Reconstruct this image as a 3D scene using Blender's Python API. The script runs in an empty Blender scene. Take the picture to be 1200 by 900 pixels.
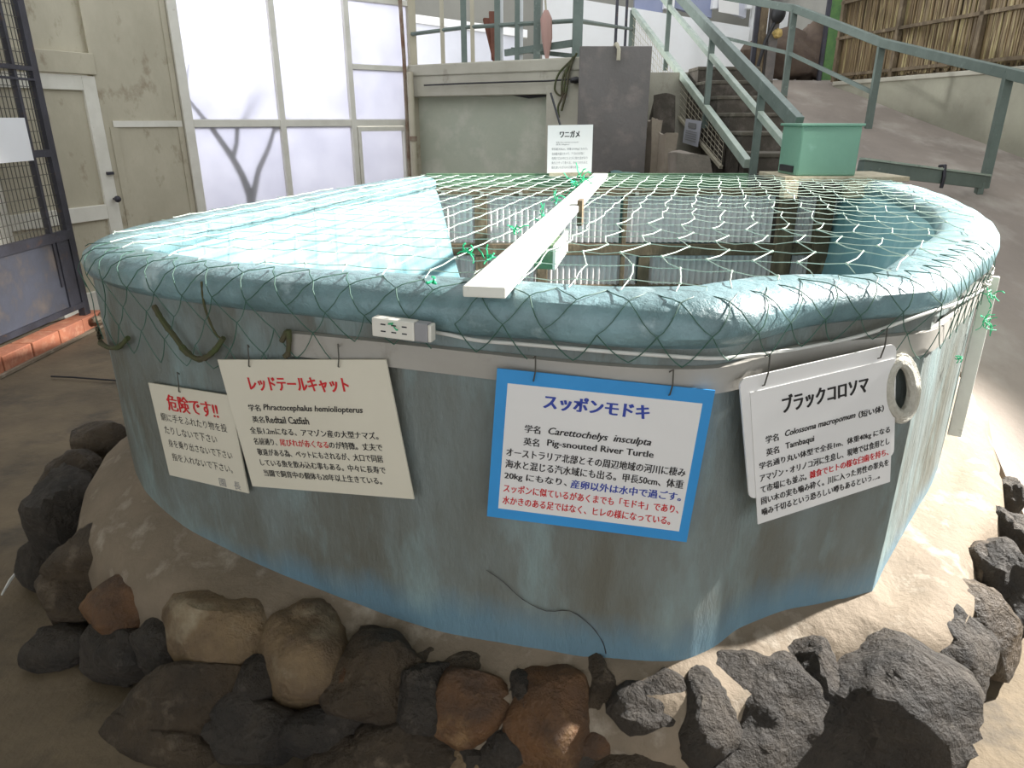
import bpy, math, random
from mathutils import Vector, noise
R = math.radians
random.seed(7)
sc = bpy.context.scene
C = sc.collection

# ------------------------------------------------------------------ camera
F, TH, CH = 830.0, R(20.5), 1.6
cd = bpy.data.cameras.new('camera'); cam = bpy.data.objects.new('camera', cd); C.objects.link(cam)
cd.sensor_fit = 'HORIZONTAL'; cd.sensor_width = 36.0; cd.lens = F / 1200 * 36
cd.clip_start = .05; cd.clip_end = 200
cam.location = (0, 0, CH); cam.rotation_euler = (R(90) - TH, 0, 0)
sc.camera = cam
# ------------------------------------------------------------------ light
sc.view_settings.view_transform = 'Standard'; sc.view_settings.look = 'None'
sc.view_settings.exposure = 0.65; sc.view_settings.gamma = 1.0
sc.view_settings.use_curve_mapping = False
w = bpy.data.worlds.new('sky'); sc.world = w; w.use_nodes = True
bg = w.node_tree.nodes['Background']
bg.inputs['Color'].default_value = (.93, .96, 1.0, 1); bg.inputs['Strength'].default_value = .95

def spot(name, loc, target, power, angle, radius, col=(1, 1, 1), blend=.4):
    l = bpy.data.lights.new(name, 'SPOT'); l.energy = power; l.spot_size = R(angle); l.spot_blend = blend
    l.shadow_soft_size = radius; l.color = col
    o = bpy.data.objects.new(name, l); C.objects.link(o); o.location = loc
    o.rotation_euler = (Vector(target) - Vector(loc)).to_track_quat('-Z', 'Y').to_euler()
    return o
def area(name, loc, target, power, sx, sy, col=(1, 1, 1)):
    l = bpy.data.lights.new(name, 'AREA'); l.energy = power; l.shape = 'RECTANGLE'; l.size = sx; l.size_y = sy; l.color = col
    o = bpy.data.objects.new(name, l); C.objects.link(o); o.location = loc
    o.rotation_euler = (Vector(target) - Vector(loc)).to_track_quat('-Z', 'Y').to_euler()
    return o
spot('floodlight', (5.4, 3.5, 4.1), (.42, 2.75, .9), 4600, 46, .09, (1, .97, .93), .35)
area('window_backlight', (-4.0, 9.0, 3.3), (-2.3, 7.3, 2.0), 300, .9, .9, (.96, .97, 1))

# ------------------------------------------------------------------ projection helpers
def ray(px, py):
    u = (px - 600) / F; v = (py - 450) / F
    return (u, math.cos(TH) - v * math.sin(TH), -(math.sin(TH) + v * math.cos(TH)))
def atz(px, py, z):
    r = ray(px, py); t = (z - CH) / r[2]; return Vector((r[0] * t, r[1] * t, z))
def aty(px, py, Y):
    r = ray(px, py); t = Y / r[1]; return Vector((r[0] * t, Y, CH + r[2] * t))
def onplane(px, py, P, d):
    """ray hits the vertical plane through P (x,y) running along d (x,y): returns Vector and s"""
    r = ray(px, py); nx, ny = d[1], -d[0]
    t = (P[0] * nx + P[1] * ny) / (r[0] * nx + r[1] * ny)
    v = Vector((r[0] * t, r[1] * t, CH + r[2] * t))
    return v, (v.x - P[0]) * d[0] + (v.y - P[1]) * d[1]

# ------------------------------------------------------------------ materials
MATS = {}
def mat(name, col, rough=.7, col2=None, scale=4.0, col3=None, scale3=20.0, bump=0.0, bscale=30.0, bdist=.012, metal=0.0, stretch=(1, 1, 1),
        lo=.35, hi=.65, lo3=.5, hi3=.7, spec=None, zband=None, coat=0.0):
    m = bpy.data.materials.new(name); m.use_nodes = True; nt = m.node_tree; N = nt.nodes; L = nt.links
    b = N['Principled BSDF']; b.inputs['Roughness'].default_value = rough; b.inputs['Metallic'].default_value = metal
    if spec is not None: b.inputs['Specular IOR Level'].default_value = spec
    if coat: b.inputs['Coat Weight'].default_value = coat; b.inputs['Coat Roughness'].default_value = .25
    geo = N.new('ShaderNodeNewGeometry'); mp = N.new('ShaderNodeMapping'); mp.inputs['Scale'].default_value = stretch
    L.new(geo.outputs['Position'], mp.inputs['Vector'])
    def nz(sc_, det=6):
        n = N.new('ShaderNodeTexNoise'); n.inputs['Scale'].default_value = sc_; n.inputs['Detail'].default_value = det
        n.inputs['Roughness'].default_value = .62
        L.new(mp.outputs[0], n.inputs['Vector']); return n
    def ramp(src, a, c):
        r = N.new('ShaderNodeMapRange'); r.inputs['From Min'].default_value = a; r.inputs['From Max'].default_value = c
        L.new(src, r.inputs['Value']); return r.outputs[0]
    def mix(f, a, c):
        x = N.new('ShaderNodeMix'); x.data_type = 'RGBA'
        L.new(f, x.inputs['Factor'])
        if isinstance(a, tuple): x.inputs['A'].default_value = (*a, 1)
        else: L.new(a, x.inputs['A'])
        x.inputs['B'].default_value = (*c, 1)
        return x.outputs['Result']
    cur = col
    if col2: cur = mix(ramp(nz(scale).outputs[0], lo, hi), cur, col2)
    if col3: cur = mix(ramp(nz(scale3, 8).outputs[0], lo3, hi3), cur, col3)
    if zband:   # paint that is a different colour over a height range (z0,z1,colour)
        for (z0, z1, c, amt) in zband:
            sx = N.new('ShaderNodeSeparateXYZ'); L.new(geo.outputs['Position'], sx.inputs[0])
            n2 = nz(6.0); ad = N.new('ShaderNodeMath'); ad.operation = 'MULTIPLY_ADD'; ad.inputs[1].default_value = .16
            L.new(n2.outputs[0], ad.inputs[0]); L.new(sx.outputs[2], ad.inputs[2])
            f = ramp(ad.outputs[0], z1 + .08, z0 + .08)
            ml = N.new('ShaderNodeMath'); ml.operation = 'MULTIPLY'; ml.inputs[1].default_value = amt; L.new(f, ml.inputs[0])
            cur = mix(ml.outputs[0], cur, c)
    if isinstance(cur, tuple): b.inputs['Base Color'].default_value = (*cur, 1)
    else: L.new(cur, b.inputs['Base Color'])
    if bump:
        bp = N.new('ShaderNodeBump'); bp.inputs['Strength'].default_value = min(1, bump); bp.inputs['Distance'].default_value = bdist
        L.new(nz(bscale, 8).outputs[0], bp.inputs['Height']); L.new(bp.outputs[0], b.inputs['Normal'])
    MATS[name] = m; return m

mat('tank_paint', (.185, .215, .205), .55, (.13, .13, .105), 2.4, (.25, .345, .345), 3.0, .6, 16, .02, stretch=(1.5, 1.5, .5), lo=.40, hi=.64, lo3=.5, hi3=.70,
    zband=[(.33, .43, (.12, .25, .34), .7)])
mat('rim_paint', (.225, .37, .40), .4, (.13, .215, .225), 4.0, (.46, .60, .63), 8, .6, 14, .025, lo=.4, hi=.62, lo3=.58, hi3=.72, coat=.3)
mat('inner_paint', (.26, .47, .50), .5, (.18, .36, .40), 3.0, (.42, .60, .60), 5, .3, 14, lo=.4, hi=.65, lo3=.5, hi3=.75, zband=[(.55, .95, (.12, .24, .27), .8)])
mat('mortar', (.235, .185, .13), .8, (.165, .13, .09), 4, (.38, .33, .26), 8, .6, 30, lo3=.55, hi3=.72)
mat('rock_dark', (.040, .034, .028), .7, (.075, .060, .045), 8, (.13, .11, .085), 22, 1, 28, .07, lo3=.60, hi3=.74)
mat('rock_tan', (.24, .165, .085), .6, (.12, .08, .045), 7, (.36, .30, .20), 6, .8, 22, .04, lo3=.55, hi3=.72)
mat('rock_orange', (.15, .070, .025), .55, (.07, .038, .02), 8, (.24, .14, .06), 12, .8, 22, .04, lo3=.55, hi3=.75)
mat('rock_grey', (.095, .066, .038), .6, (.042, .030, .019), 5, (.20, .155, .105), 14, .9, 26, .06, lo3=.56, hi3=.75)
mat('ground_concrete', (.19, .145, .09), .85, (.10, .078, .05), 1.6, (.055, .048, .038), 2.6, .7, 26, lo3=.52, hi3=.72)
mat('earth', (.12, .095, .055), .9, (.075, .08, .035), 5, (.19, .155, .10), 9, 1, 30)
mat('ramp_concrete', (.33, .28, .235), .85, (.235, .20, .17), 1.0, (.40, .36, .31), 2.2, .4, 30, stretch=(1, .5, 1))
mat('wall_concrete', (.46, .44, .36), .85, (.38, .36, .29), 1.6, (.28, .25, .2), 5, .4, 25, lo3=.62, hi3=.75)
mat('wall_recess', (.47, .49, .39), .85, (.40, .43, .34), 1.2, (.55, .55, .46), 3, .2, 25)
mat('right_wall', (.35, .34, .26), .85, (.27, .26, .2), 1.6, (.24, .21, .16), 4, .4, 25, lo3=.6, hi3=.75)
mat('slab_grey', (.185, .17, .16), .8, (.14, .13, .12), 2.5, (.25, .22, .2), 5, .4, 30)
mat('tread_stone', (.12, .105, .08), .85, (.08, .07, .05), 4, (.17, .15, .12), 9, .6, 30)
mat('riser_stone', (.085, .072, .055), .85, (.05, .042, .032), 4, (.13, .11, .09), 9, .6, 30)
mat('block_pale', (.33, .28, .22), .85, (.24, .20, .15), 4, bump=.5)
mat('rock_grey2', (.27, .23, .19), .85, (.18, .155, .125), 4, bump=.5)
mat('cream_paint', (.50, .46, .35), .6, (.40, .365, .27), 2.2, (.24, .19, .12), 7, .2, 30, lo3=.58, hi3=.74, stretch=(1, 1, .6))
mat('cream_white', (.72, .70, .62), .55, (.62, .60, .52), 4, (.40, .36, .28), 14, .1, 30, lo3=.66, hi3=.76)
mat('green_paint', (.15, .19, .165), .5, (.11, .145, .125), 6, (.25, .30, .265), 12, .1, 40, lo3=.6, hi3=.75)
mat('green_light', (.42, .48, .40), .45, (.30, .37, .31), 6, (.16, .22, .18), 14, .1, 40, lo3=.6, hi3=.75)
mat('mint_paint', (.185, .36, .26), .45, (.16, .32, .23), 3, (.26, .46, .36), 6, .08, 30, lo3=.6, hi3=.8)
mat('green_board', (.13, .24, .13), .7, (.09, .17, .09), 6, (.24, .33, .2), 12, .3, 30)
mat('wood_brown', (.17, .125, .075), .8, (.10, .075, .045), 7, (.27, .21, .13), 18, .5, 40, stretch=(1, 1, .35))
mat('wood_pale', (.56, .50, .36), .7, (.44, .38, .26), 6, (.30, .25, .16), 20, .3, 40)
mat('wood_red', (.21, .075, .045), .7, (.14, .05, .03), 8)
mat('plank_white', (.80, .80, .72), .5, (.70, .70, .62), 5, (.50, .48, .40), 16, .15, 30, lo3=.64, hi3=.75)
mat('dark_metal', (.055, .055, .07), .5, (.035, .033, .04), 5, (.12, .07, .045), 11, .2, 40, lo3=.6, hi3=.72, metal=.3)
mat('sheet_metal', (.085, .09, .115), .5, (.055, .055, .065), 2.5, (.13, .11, .10), 5, .2, 30, metal=.2)
mat('wire', (.07, .065, .05), .5)
mat('net_green_lit', (.60, .72, .60), .6)  # strings on top of the tank, paled in colour as lit
mat('net_green_shaded', (.045, .12, .085), .6)  # same net where it hangs in front, its shade put into the colour
mat('net_bright', (.02, .50, .22), .5)
mat('moss_rope', (.09, .07, .045), .9, (.07, .09, .03), 12, bump=.6, bscale=60)
mat('rope_white', (.62, .60, .52), .85, (.45, .43, .36), 30, bump=.8, bscale=90)
mat('cable_white', (.70, .70, .66), .45, (.58, .57, .52), 8)
mat('band_plastic', (.42, .40, .36), .5, (.36, .34, .30), 3, (.30, .28, .24), 12, .1, 30, lo3=.62, hi3=.75)
mat('sign_cream', (.72, .68, .56), .5, (.68, .64, .52), 3)
mat('sign_white', (.80, .79, .77), .45, (.76, .75, .73), 3)
mat('sign_blue', (.035, .30, .68), .4, (.03, .27, .62), 5)
mat('ink_red', (.62, .02, .025), .5); mat('ink_black', (.022, .02, .02), .5); mat('ink_blue', (.03, .06, .36), .5); mat('ink_grey', (.25, .25, .26), .5)
mat('black_rubber', (.02, .02, .022), .5)
mat('plastic_white', (.74, .72, .64), .4); mat('plastic_grey', (.30, .30, .31), .45)
mat('white_wall', (.84, .85, .86), .7, (.80, .80, .80), 2)
mat('lavender_panel', (.60, .61, .68), .6, (.54, .55, .61), 2)
mat('blue_glass', (.22, .25, .38), .2, (.28, .31, .44), 2)
mat('grey_backdrop', (.36, .35, .31), .8, (.27, .265, .235), .6)
mat('bamboo', (.24, .17, .08), .6, (.13, .09, .05), 25, (.40, .33, .16), 18, .2, 60, stretch=(1, 1, .08), lo3=.52, hi3=.62)
mat('brick', (.44, .16, .085), .8, (.34, .13, .08), 6, (.52, .26, .16), 14, .4, 40)
mat('branch', (.075, .07, .065), .9, bump=.5)
mat('leaf_green', (.10, .22, .05), .6, (.06, .15, .04), 10)
mat('green_tarp', (.06, .16, .12), .7, (.035, .07, .10), 5, (.14, .24, .17), 9, .6, 30)
mat('pink_cloth', (.42, .26, .22), .8)
mat('yellow_cloth', (.62, .45, .16), .8)
mat('brown_lump', (.10, .07, .055), .9, (.15, .11, .08), 5, bump=.6)
mat('pipe_rust', (.16, .085, .05), .8, (.30, .25, .19), 8)

# corrugated translucent plastic
# frosted panes: light from behind shows through them
def pane_mat(name, col, amt):
    m = bpy.data.materials.new(name); m.use_nodes = True; nt = m.node_tree; N = nt.nodes; L = nt.links
    b = N['Principled BSDF']; b.inputs['Base Color'].default_value = (*col, 1); b.inputs['Roughness'].default_value = .22
    t = N.new('ShaderNodeBsdfTranslucent'); n = N.new('ShaderNodeTexNoise'); n.inputs['Scale'].default_value = 3; n.inputs['Detail'].default_value = 8
    g = N.new('ShaderNodeNewGeometry'); L.new(g.outputs['Position'], n.inputs['Vector'])
    cr = N.new('ShaderNodeMix'); cr.data_type = 'RGBA'; cr.inputs['A'].default_value = (.80, .80, .85, 1); cr.inputs['B'].default_value = (.55, .55, .62, 1)
    L.new(n.outputs[0], cr.inputs['Factor']); L.new(cr.outputs['Result'], t.inputs['Color'])
    mx = N.new('ShaderNodeMixShader'); mx.inputs[0].default_value = amt
    L.new(b.outputs[0], mx.inputs[1]); L.new(t.outputs[0], mx.inputs[2]); L.new(mx.outputs[0], N['Material Output'].inputs['Surface'])
    MATS[name] = m
pane_mat('frosted_glass', (.62, .62, .64), .6)
pane_mat('corrugated_plastic', (.86, .82, .79), .2)
# water
m = mat('water', (.05, .13, .15), .04, (.04, .10, .12), 3, bump=.5, bscale=14)
m.node_tree.nodes['Principled BSDF'].inputs['IOR'].default_value = 1.33
m.node_tree.nodes['Principled BSDF'].inputs['Transmission Weight'].default_value = .35

# ------------------------------------------------------------------ object helpers
def tag(o, label=None, cat=None, group=None, kind=None):
    if label: o['label'] = label
    if cat: o['category'] = cat
    if group: o['group'] = group
    if kind: o['kind'] = kind
    return o
def empty(name, loc, label=None, cat=None, group=None, kind=None):
    o = bpy.data.objects.new(name, None); C.objects.link(o); o.location = loc; o.empty_display_size = .1
    return tag(o, label, cat, group, kind)
def wloc(o):
    v = Vector((0, 0, 0))
    while o: v = v + Vector(o.location); o = o.parent
    return v
class MB:
    def __init__(s): s.v = []; s.f = []
    def add(s, vs, fs):
        n = len(s.v); s.v += [tuple(a) for a in vs]; s.f += [tuple(i + n for i in f) for f in fs]; return s
    def box(s, x0, x1, y0, y1, z0, z1):
        return s.add([(x0, y0, z0), (x1, y0, z0), (x1, y1, z0), (x0, y1, z0), (x0, y0, z1), (x1, y0, z1), (x1, y1, z1), (x0, y1, z1)],
                     [(0, 3, 2, 1), (4, 5, 6, 7), (0, 1, 5, 4), (1, 2, 6, 5), (2, 3, 7, 6), (3, 0, 4, 7)])
    def obox(s, c, ax, ay, az):
        """box at centre c with half-axis vectors"""
        c, ax, ay, az = Vector(c), Vector(ax), Vector(ay), Vector(az); vs = []
        for k in (-1, 1):
            for (i, j) in ((-1, -1), (1, -1), (1, 1), (-1, 1)): vs.append(c + ax * i + ay * j + az * k)
        return s.add(vs, [(0, 3, 2, 1), (4, 5, 6, 7), (0, 1, 5, 4), (1, 2, 6, 5), (2, 3, 7, 6), (3, 0, 4, 7)])
    def bar(s, a, b, w_, h_, up=(0, 0, 1)):
        a, b = Vector(a), Vector(b); d = (b - a); l = d.length; d.normalize(); up = Vector(up)
        if abs(d.dot(up)) > .98: up = Vector((0, 1, 0))
        x = d.cross(up).normalized(); z = x.cross(d).normalized()
        return s.obox((a + b) / 2, d * l / 2, x * w_ / 2, z * h_ / 2)
    def tube(s, pts, r, n=6, cap=True, closed=False):
        pts = [Vector(p) for p in pts]; m_ = len(pts); rr = r if isinstance(r, (list, tuple)) else [r] * m_
        rings = []; ref = None
        for i, p in enumerate(pts):
            if closed: t = pts[(i + 1) % m_] - pts[i - 1]
            else: t = (pts[min(i + 1, m_ - 1)] - pts[max(i - 1, 0)])
            if t.length < 1e-9: t = Vector((0, 0, 1))
            t.normalize()
            if ref is None: ref = Vector((0, 0, 1)) if abs(t.z) < .9 else Vector((1, 0, 0))
            x = t.cross(ref)
            if x.length < 1e-4: x = t.cross(Vector((1, .3, 0)))
            x.normalize(); y = x.cross(t).normalized(); ref = y
            rings.append([p + x * math.cos(2 * math.pi * k / n) * rr[i] + y * math.sin(2 * math.pi * k / n) * rr[i] for k in range(n)])
        vs = [q for g in rings for q in g]; fs = []
        for i in range(m_ if closed else m_ - 1):
            j = (i + 1) % m_
            for k in range(n): fs.append((i * n + k, i * n + (k + 1) % n, j * n + (k + 1) % n, j * n + k))
        if cap and not closed: fs.append(tuple(range(n))[::-1]); fs.append(tuple((m_ - 1) * n + k for k in range(n)))
        return s.add(vs, fs)
    def grid(s, rows, close=False):
        m_ = len(rows[0]); vs = [p for r_ in rows for p in r_]; fs = []
        for i in range(len(rows) - 1):
            for j in range(m_ - (0 if close else 1)):
                k = (j + 1) % m_
                fs.append((i * m_ + j, i * m_ + k, (i + 1) * m_ + k, (i + 1) * m_ + j))
        return s.add(vs, fs)
    def quad(s, a, b, c, d): return s.add([a, b, c, d], [(0, 1, 2, 3)])
    def prism(s, poly, z0, z1):
        n = len(poly); vs = [(p[0], p[1], z0) for p in poly] + [(p[0], p[1], z1) for p in poly]
        return s.add(vs, [tuple(range(n))[::-1], tuple(range(n, 2 * n))] + [(i, (i + 1) % n, n + (i + 1) % n, n + i) for i in range(n)])
    def build(s, name, m, parent=None, smooth=False, bevel=0, kind=None, angle=40):
        me = bpy.data.meshes.new(name)
        if parent is not None: off = wloc(parent)
        else:
            xs, ys, zs = zip(*s.v); off = Vector(((min(xs) + max(xs)) / 2, (min(ys) + max(ys)) / 2, min(zs)))
        me.from_pydata([(a[0] - off.x, a[1] - off.y, a[2] - off.z) for a in s.v], [], s.f)
        me.materials.append(MATS[m] if isinstance(m, str) else m)
        if smooth:
            me.polygons.foreach_set('use_smooth', [True] * len(me.polygons)); me.set_sharp_from_angle(angle=R(angle))
        me.update()
        o = bpy.data.objects.new(name, me); C.objects.link(o)
        if parent is not None: o.parent = parent
        else: o.location = off
        if bevel:
            b = o.modifiers.new('bevel', 'BEVEL'); b.width = bevel; b.segments = 2; b.limit_method = 'ANGLE'
        if kind: o['kind'] = kind
        return o
def nz3(p, s_, seed=0): return noise.noise(Vector((p[0] * s_ + seed * 7.3, p[1] * s_ - seed * 3.1, p[2] * s_ + seed)))
def lump(mb, c, r, seed, amp=.25, freq=1.6, rough=.06, nu=22, nv=14, angular=0.0, rot=0):
    """a rock: closed ellipsoid, cut by random planes (angular) and roughened with noise"""
    c = Vector(c); vs = []; fs = []; cr, sr = math.cos(rot), math.sin(rot)
    rg = random.Random(seed * 13 + 5); pl = []
    if angular:
        for _ in range(16):
            n_ = Vector((rg.gauss(0, 1), rg.gauss(0, 1), rg.gauss(0, 1))).normalized(); pl.append((n_, rg.uniform(.72, 1.0)))
    def P(d):
        k = 1 + amp * noise.noise(d * freq + Vector((seed * 5.1, seed * 1.7, 0)))
        if pl:
            h = min([hh / max(.05, n_.dot(d)) for n_, hh in pl] + [1.25]); k *= angular * h + (1 - angular)
        k += rough * noise.noise(d * freq * 2.7 + Vector((seed, 9, 2))) + rough * .55 * noise.noise(d * freq * 6 + Vector((seed, 3, 2)))
        p = Vector((d.x * r[0], d.y * r[1], d.z * r[2])) * k
        return c + Vector((p.x * cr - p.y * sr, p.x * sr + p.y * cr, p.z))
    vs.append(P(Vector((0, 0, 1))))
    for i in range(1, nv):
        a = math.pi * i / nv
        for j in range(nu):
            b = 2 * math.pi * j / nu
            vs.append(P(Vector((math.sin(a) * math.cos(b), math.sin(a) * math.sin(b), math.cos(a)))))
    vs.append(P(Vector((0, 0, -1)))); L_ = len(vs) - 1
    for j in range(nu): fs.append((0, 1 + j, 1 + (j + 1) % nu)); fs.append((L_, L_ - nu + (j + 1) % nu, L_ - nu + j))
    for i in range(nv - 2):
        for j in range(nu):
            a = 1 + i * nu + j; b = 1 + i * nu + (j + 1) % nu
            fs.append((a, a + nu, b + nu, b))
    return mb.add(vs, fs)

# ------------------------------------------------------------------ tank outline (plan)
KEY = [(-.66, 4.95), (-.81, 4.55), (-.96, 4.1), (-1.22, 3.42), (-1.34, 2.80), (-1.37, 2.45), (-1.30, 2.18), (-1.10, 1.97), (-.80, 1.81), (-.5, 1.70),
       (-.24, 1.605), (0, 1.53), (.22, 1.475), (.40, 1.455), (.50, 1.49), (.62, 1.575), (.75, 1.63), (.89, 1.665), (1.05, 1.715),
       (1.27, 1.99), (1.58, 2.36), (1.88, 2.86), (2.14, 3.5), (2.33, 4.2), (2.40, 4.75), (2.40, 5.0)]
def catmull(pts, n=6, brk=()):
    out = []
    for i in range(len(pts) - 1):
        p0 = pts[max(i - 1, 0)]; p1 = pts[i]; p2 = pts[i + 1]; p3 = pts[min(i + 2, len(pts) - 1)]
        if i in brk: p0 = p1
        if i + 1 in brk: p3 = p2
        for k in range(n):
            t = k / n
            out.append(tuple(.5 * (2 * p1[a] + (p2[a] - p0[a]) * t + (2 * p0[a] - 5 * p1[a] + 4 * p2[a] - p3[a]) * t * t + (3 * p1[a] - p0[a] - 3 * p2[a] + p3[a]) * t ** 3) for a in range(len(p1))))
    out.append(tuple(pts[-1])); return out
OUT = catmull(KEY, 8, brk=(18,)); CORNER = 18 * 8
def normals(P, win=1):
    ns = []
    for i in range(len(P)):
        a = P[max(i - win, 0)]; b = P[min(i + win, len(P) - 1)]
        dx, dy = b[0] - a[0], b[1] - a[1]; l = math.hypot(dx, dy); ns.append((dy / l, -dx / l))
    return ns
NOR = normals(OUT, 5); NORW = normals(OUT, 12)
def smooth_list(P, it=6):
    P = [tuple(p) for p in P]
    for _ in range(it):
        P = [P[0]] + [((P[i - 1][0] + P[i][0] * 2 + P[i + 1][0]) / 4, (P[i - 1][1] + P[i][1] * 2 + P[i + 1][1]) / 4) for i in range(1, len(P) - 1)] + [P[-1]]
    return P
OUTS = smooth_list(OUT, 14)   # softened line for the rim
def off(i, o, soft=True):
    P = OUTS if soft else OUT; n = NORW[i] if soft else NOR[i]
    return (P[i][0] + n[0] * o, P[i][1] + n[1] * o)
NO = len(OUT)
ARC = [0]
for i in range(1, NO): ARC.append(ARC[-1] + math.dist(OUTS[i], OUTS[i - 1]))
def at_arc(s_, o, z):
    s_ = min(max(s_, 0), ARC[-1] - 1e-6)
    for i in range(NO - 1):
        if ARC[i + 1] >= s_: break
    t = (s_ - ARC[i]) / (ARC[i + 1] - ARC[i]); a = off(i, o); b = off(i + 1, o)
    return Vector((a[0] + (b[0] - a[0]) * t, a[1] + (b[1] - a[1]) * t, z))
def front_pt(px, py, o=0.02, soft=True):
    """where the view ray first meets the tank face (moved out by o); returns point, arc"""
    r = ray(px, py); best = None
    for i in range(NO - 1):
        a = off(i, o, soft); b = off(i + 1, o, soft)
        # solve a + s(b-a) = t r
        dx, dy = b[0] - a[0], b[1] - a[1]; den = r[0] * dy - r[1] * dx
        if abs(den) < 1e-9: continue
        t = (a[0] * dy - a[1] * dx) / den; s_ = (a[0] * r[1] - a[1] * r[0]) / den
        if -1e-3 <= s_ <= 1 + 1e-3 and t > 0 and (best is None or t < best[0]): best = (t, ARC[i] + s_ * (ARC[i + 1] - ARC[i]))
    if best is None: return front_pt(px + (2 if px < 600 else -2), py, o, soft)
    return Vector((r[0] * best[0], r[1] * best[0], CH + r[2] * best[0])), best[1]

ZT = 1.24
# =================================================================== STRUCTURE
# floor: gently uneven concrete
mb = MB(); rows = []
def gz(x, y):
    z = .012 * nz3((x, y, 0), 1.3) + .006 * nz3((x, y, 0), 6)
    k = math.exp(-((x + .95) ** 2 / .25 + (y - 1.25) ** 2 / .22))
    return z + k * (.05 + .05 * nz3((x, y, 0), 5, 2))
xs = [-7 + .5 * i for i in range(9)] + [-2.9 + .06 * i for i in range(98)] + [3.2 + .4 * i for i in range(9)]
ys = [-3 + .5 * i for i in range(7)] + [.3 + .06 * i for i in range(56)] + [3.8 + .45 * i for i in range(12)]
for y in ys: rows.append([(x, y, gz(x, y)) for x in xs])
fl = mb.grid(rows).build('floor', 'ground_concrete', smooth=True, kind='structure')
# unseen roof added to darken the front of the tank, and the left hall wall
MB().box(-7, 6.6, -3, 2.6, 3.5, 3.6).build('ceiling_shade', 'wall_concrete', kind='structure')
MB().box(-7.15, -7, -3, 9, 0, 3.5).build('wall_left', 'wall_concrete', kind='structure')

# ramp on the right: rises from the floor to the terrace
TZ = 2.12
def rz(y):
    T = [(2.7, 0), (6.3, 1.05), (8.4, 1.5), (10.2, 1.95), (10.9, TZ), (11.6, TZ)]
    if y <= T[0][0]: return 0
    for (a, za), (b, zb) in zip(T, T[1:]):
        if y <= b: return za + (zb - za) * (y - a) / (b - a)
    return TZ
mb = MB(); top = []; n = 46
for i in range(n + 1):
    y = 2.65 + (11.6 - 2.65) * i / n
    xl = min(2.62, 2.2 + (y - 2.65) * .27); row = []
    for j in range(26):
        x = xl + (6.4 - xl) * j / 25
        row.append((x, y, rz(y) + .006 + .02 * nz3((x, y, 0), .9) * min(1, (y - 2.65))))
    top.append(row)
mb.grid(top)
mb.grid([[(p[0][0], p[0][1], -.05) for p in top], [p[0] for p in top]])
mb.build('ramp', 'ramp_concrete', smooth=True, kind='structure')
# terrace block behind (L shaped deck on both sides of the stairs)
A = Vector((-1.05, 8.1)); dW = Vector((.85, -.53)).normalized(); B = A + dW * 1.98
terr = [(A.x + .02, A.y + .25), (B.x, B.y + .25), (1.22, 7.3), (1.48, 8.62), (2.66, 8.62), (2.66, 10.9), (6.4, 10.9), (6.4, 16), (-4.5, 16), (-1.6, 8.9)]
MB().prism(terr, 0, TZ - .03).build('terrace', 'wall_concrete', kind='structure')

# stone stairs up to the terrace, each tread a step
st = empty('stairs', (2.18, 5.9, 0), kind='structure')
for k in range(7):
    z1 = TZ - .155 * k; y1 = 8.64 - .44 * k
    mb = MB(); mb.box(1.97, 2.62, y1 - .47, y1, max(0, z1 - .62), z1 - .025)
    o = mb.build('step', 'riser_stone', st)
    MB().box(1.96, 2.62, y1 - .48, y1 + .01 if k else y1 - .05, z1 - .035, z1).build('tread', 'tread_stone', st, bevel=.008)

# concrete wall beam and recess under the terrace
nW = Vector((-dW.y, dW.x))  # pointing away from camera
def wall_seg(name, m, s0, s1, z0, z1, d0, d1, parent=None, kind=None, bevel=0):
    q = [A + dW * s0 + nW * d0, A + dW * s1 + nW * d0, A + dW * s1 + nW * d1, A + dW * s0 + nW * d1]
    return MB().prism([(p.x, p.y) for p in q], z0, z1).build(name, m, parent, bevel=bevel, kind=kind)
wf = empty('wall_far', (A.x + .8, A.y - .5, 0), kind='structure')
wall_seg('recess_panel', 'wall_recess', -.05, 2.0, 0, 1.86, .14, .24, wf)
wall_seg('lintel', 'wall_concrete', -.05, 2.0, 1.82, TZ, 0, .24, wf, bevel=.01)
wall_seg('coping', 'wall_concrete', -.05, 2.0, TZ - .10, TZ + .01, -.015, .26, wf, bevel=.012)
wall_seg('pillar', 'wall_concrete', 1.62, 2.0, 0, 1.9, -.005, .2, wf, bevel=.01)
# vertical pipes where the window wall meets the concrete wall
pt = empty('drain_pipe', (A.x, A.y - .06, 0), 'cream drain pipe beside the rusty one in the window corner', 'pipe')
p0 = A + dW * .03 - nW * .07
MB().tube([(p0.x, p0.y, 0), (p0.x, p0.y, 1.5), (p0.x, p0.y, 2.06)], .035, 10).build('pipe_body', 'cream_paint', pt, smooth=True)
MB().tube([(p0.x, p0.y, 1.38), (p0.x, p0.y, 1.43)], .045, 10).build('pipe_collar', 'pipe_rust', pt, smooth=True)
p1 = A - dW * .055 - nW * .05
o = MB().tube([(p1.x, p1.y, 0), (p1.x, p1.y, 2.2), (p1.x - .02, p1.y, 3.1)], .02, 8).build('rusty_pipe', 'pipe_rust', smooth=True)
tag(o, 'thin rusty pipe climbing the corner next to the window wall', 'pipe')

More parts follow.
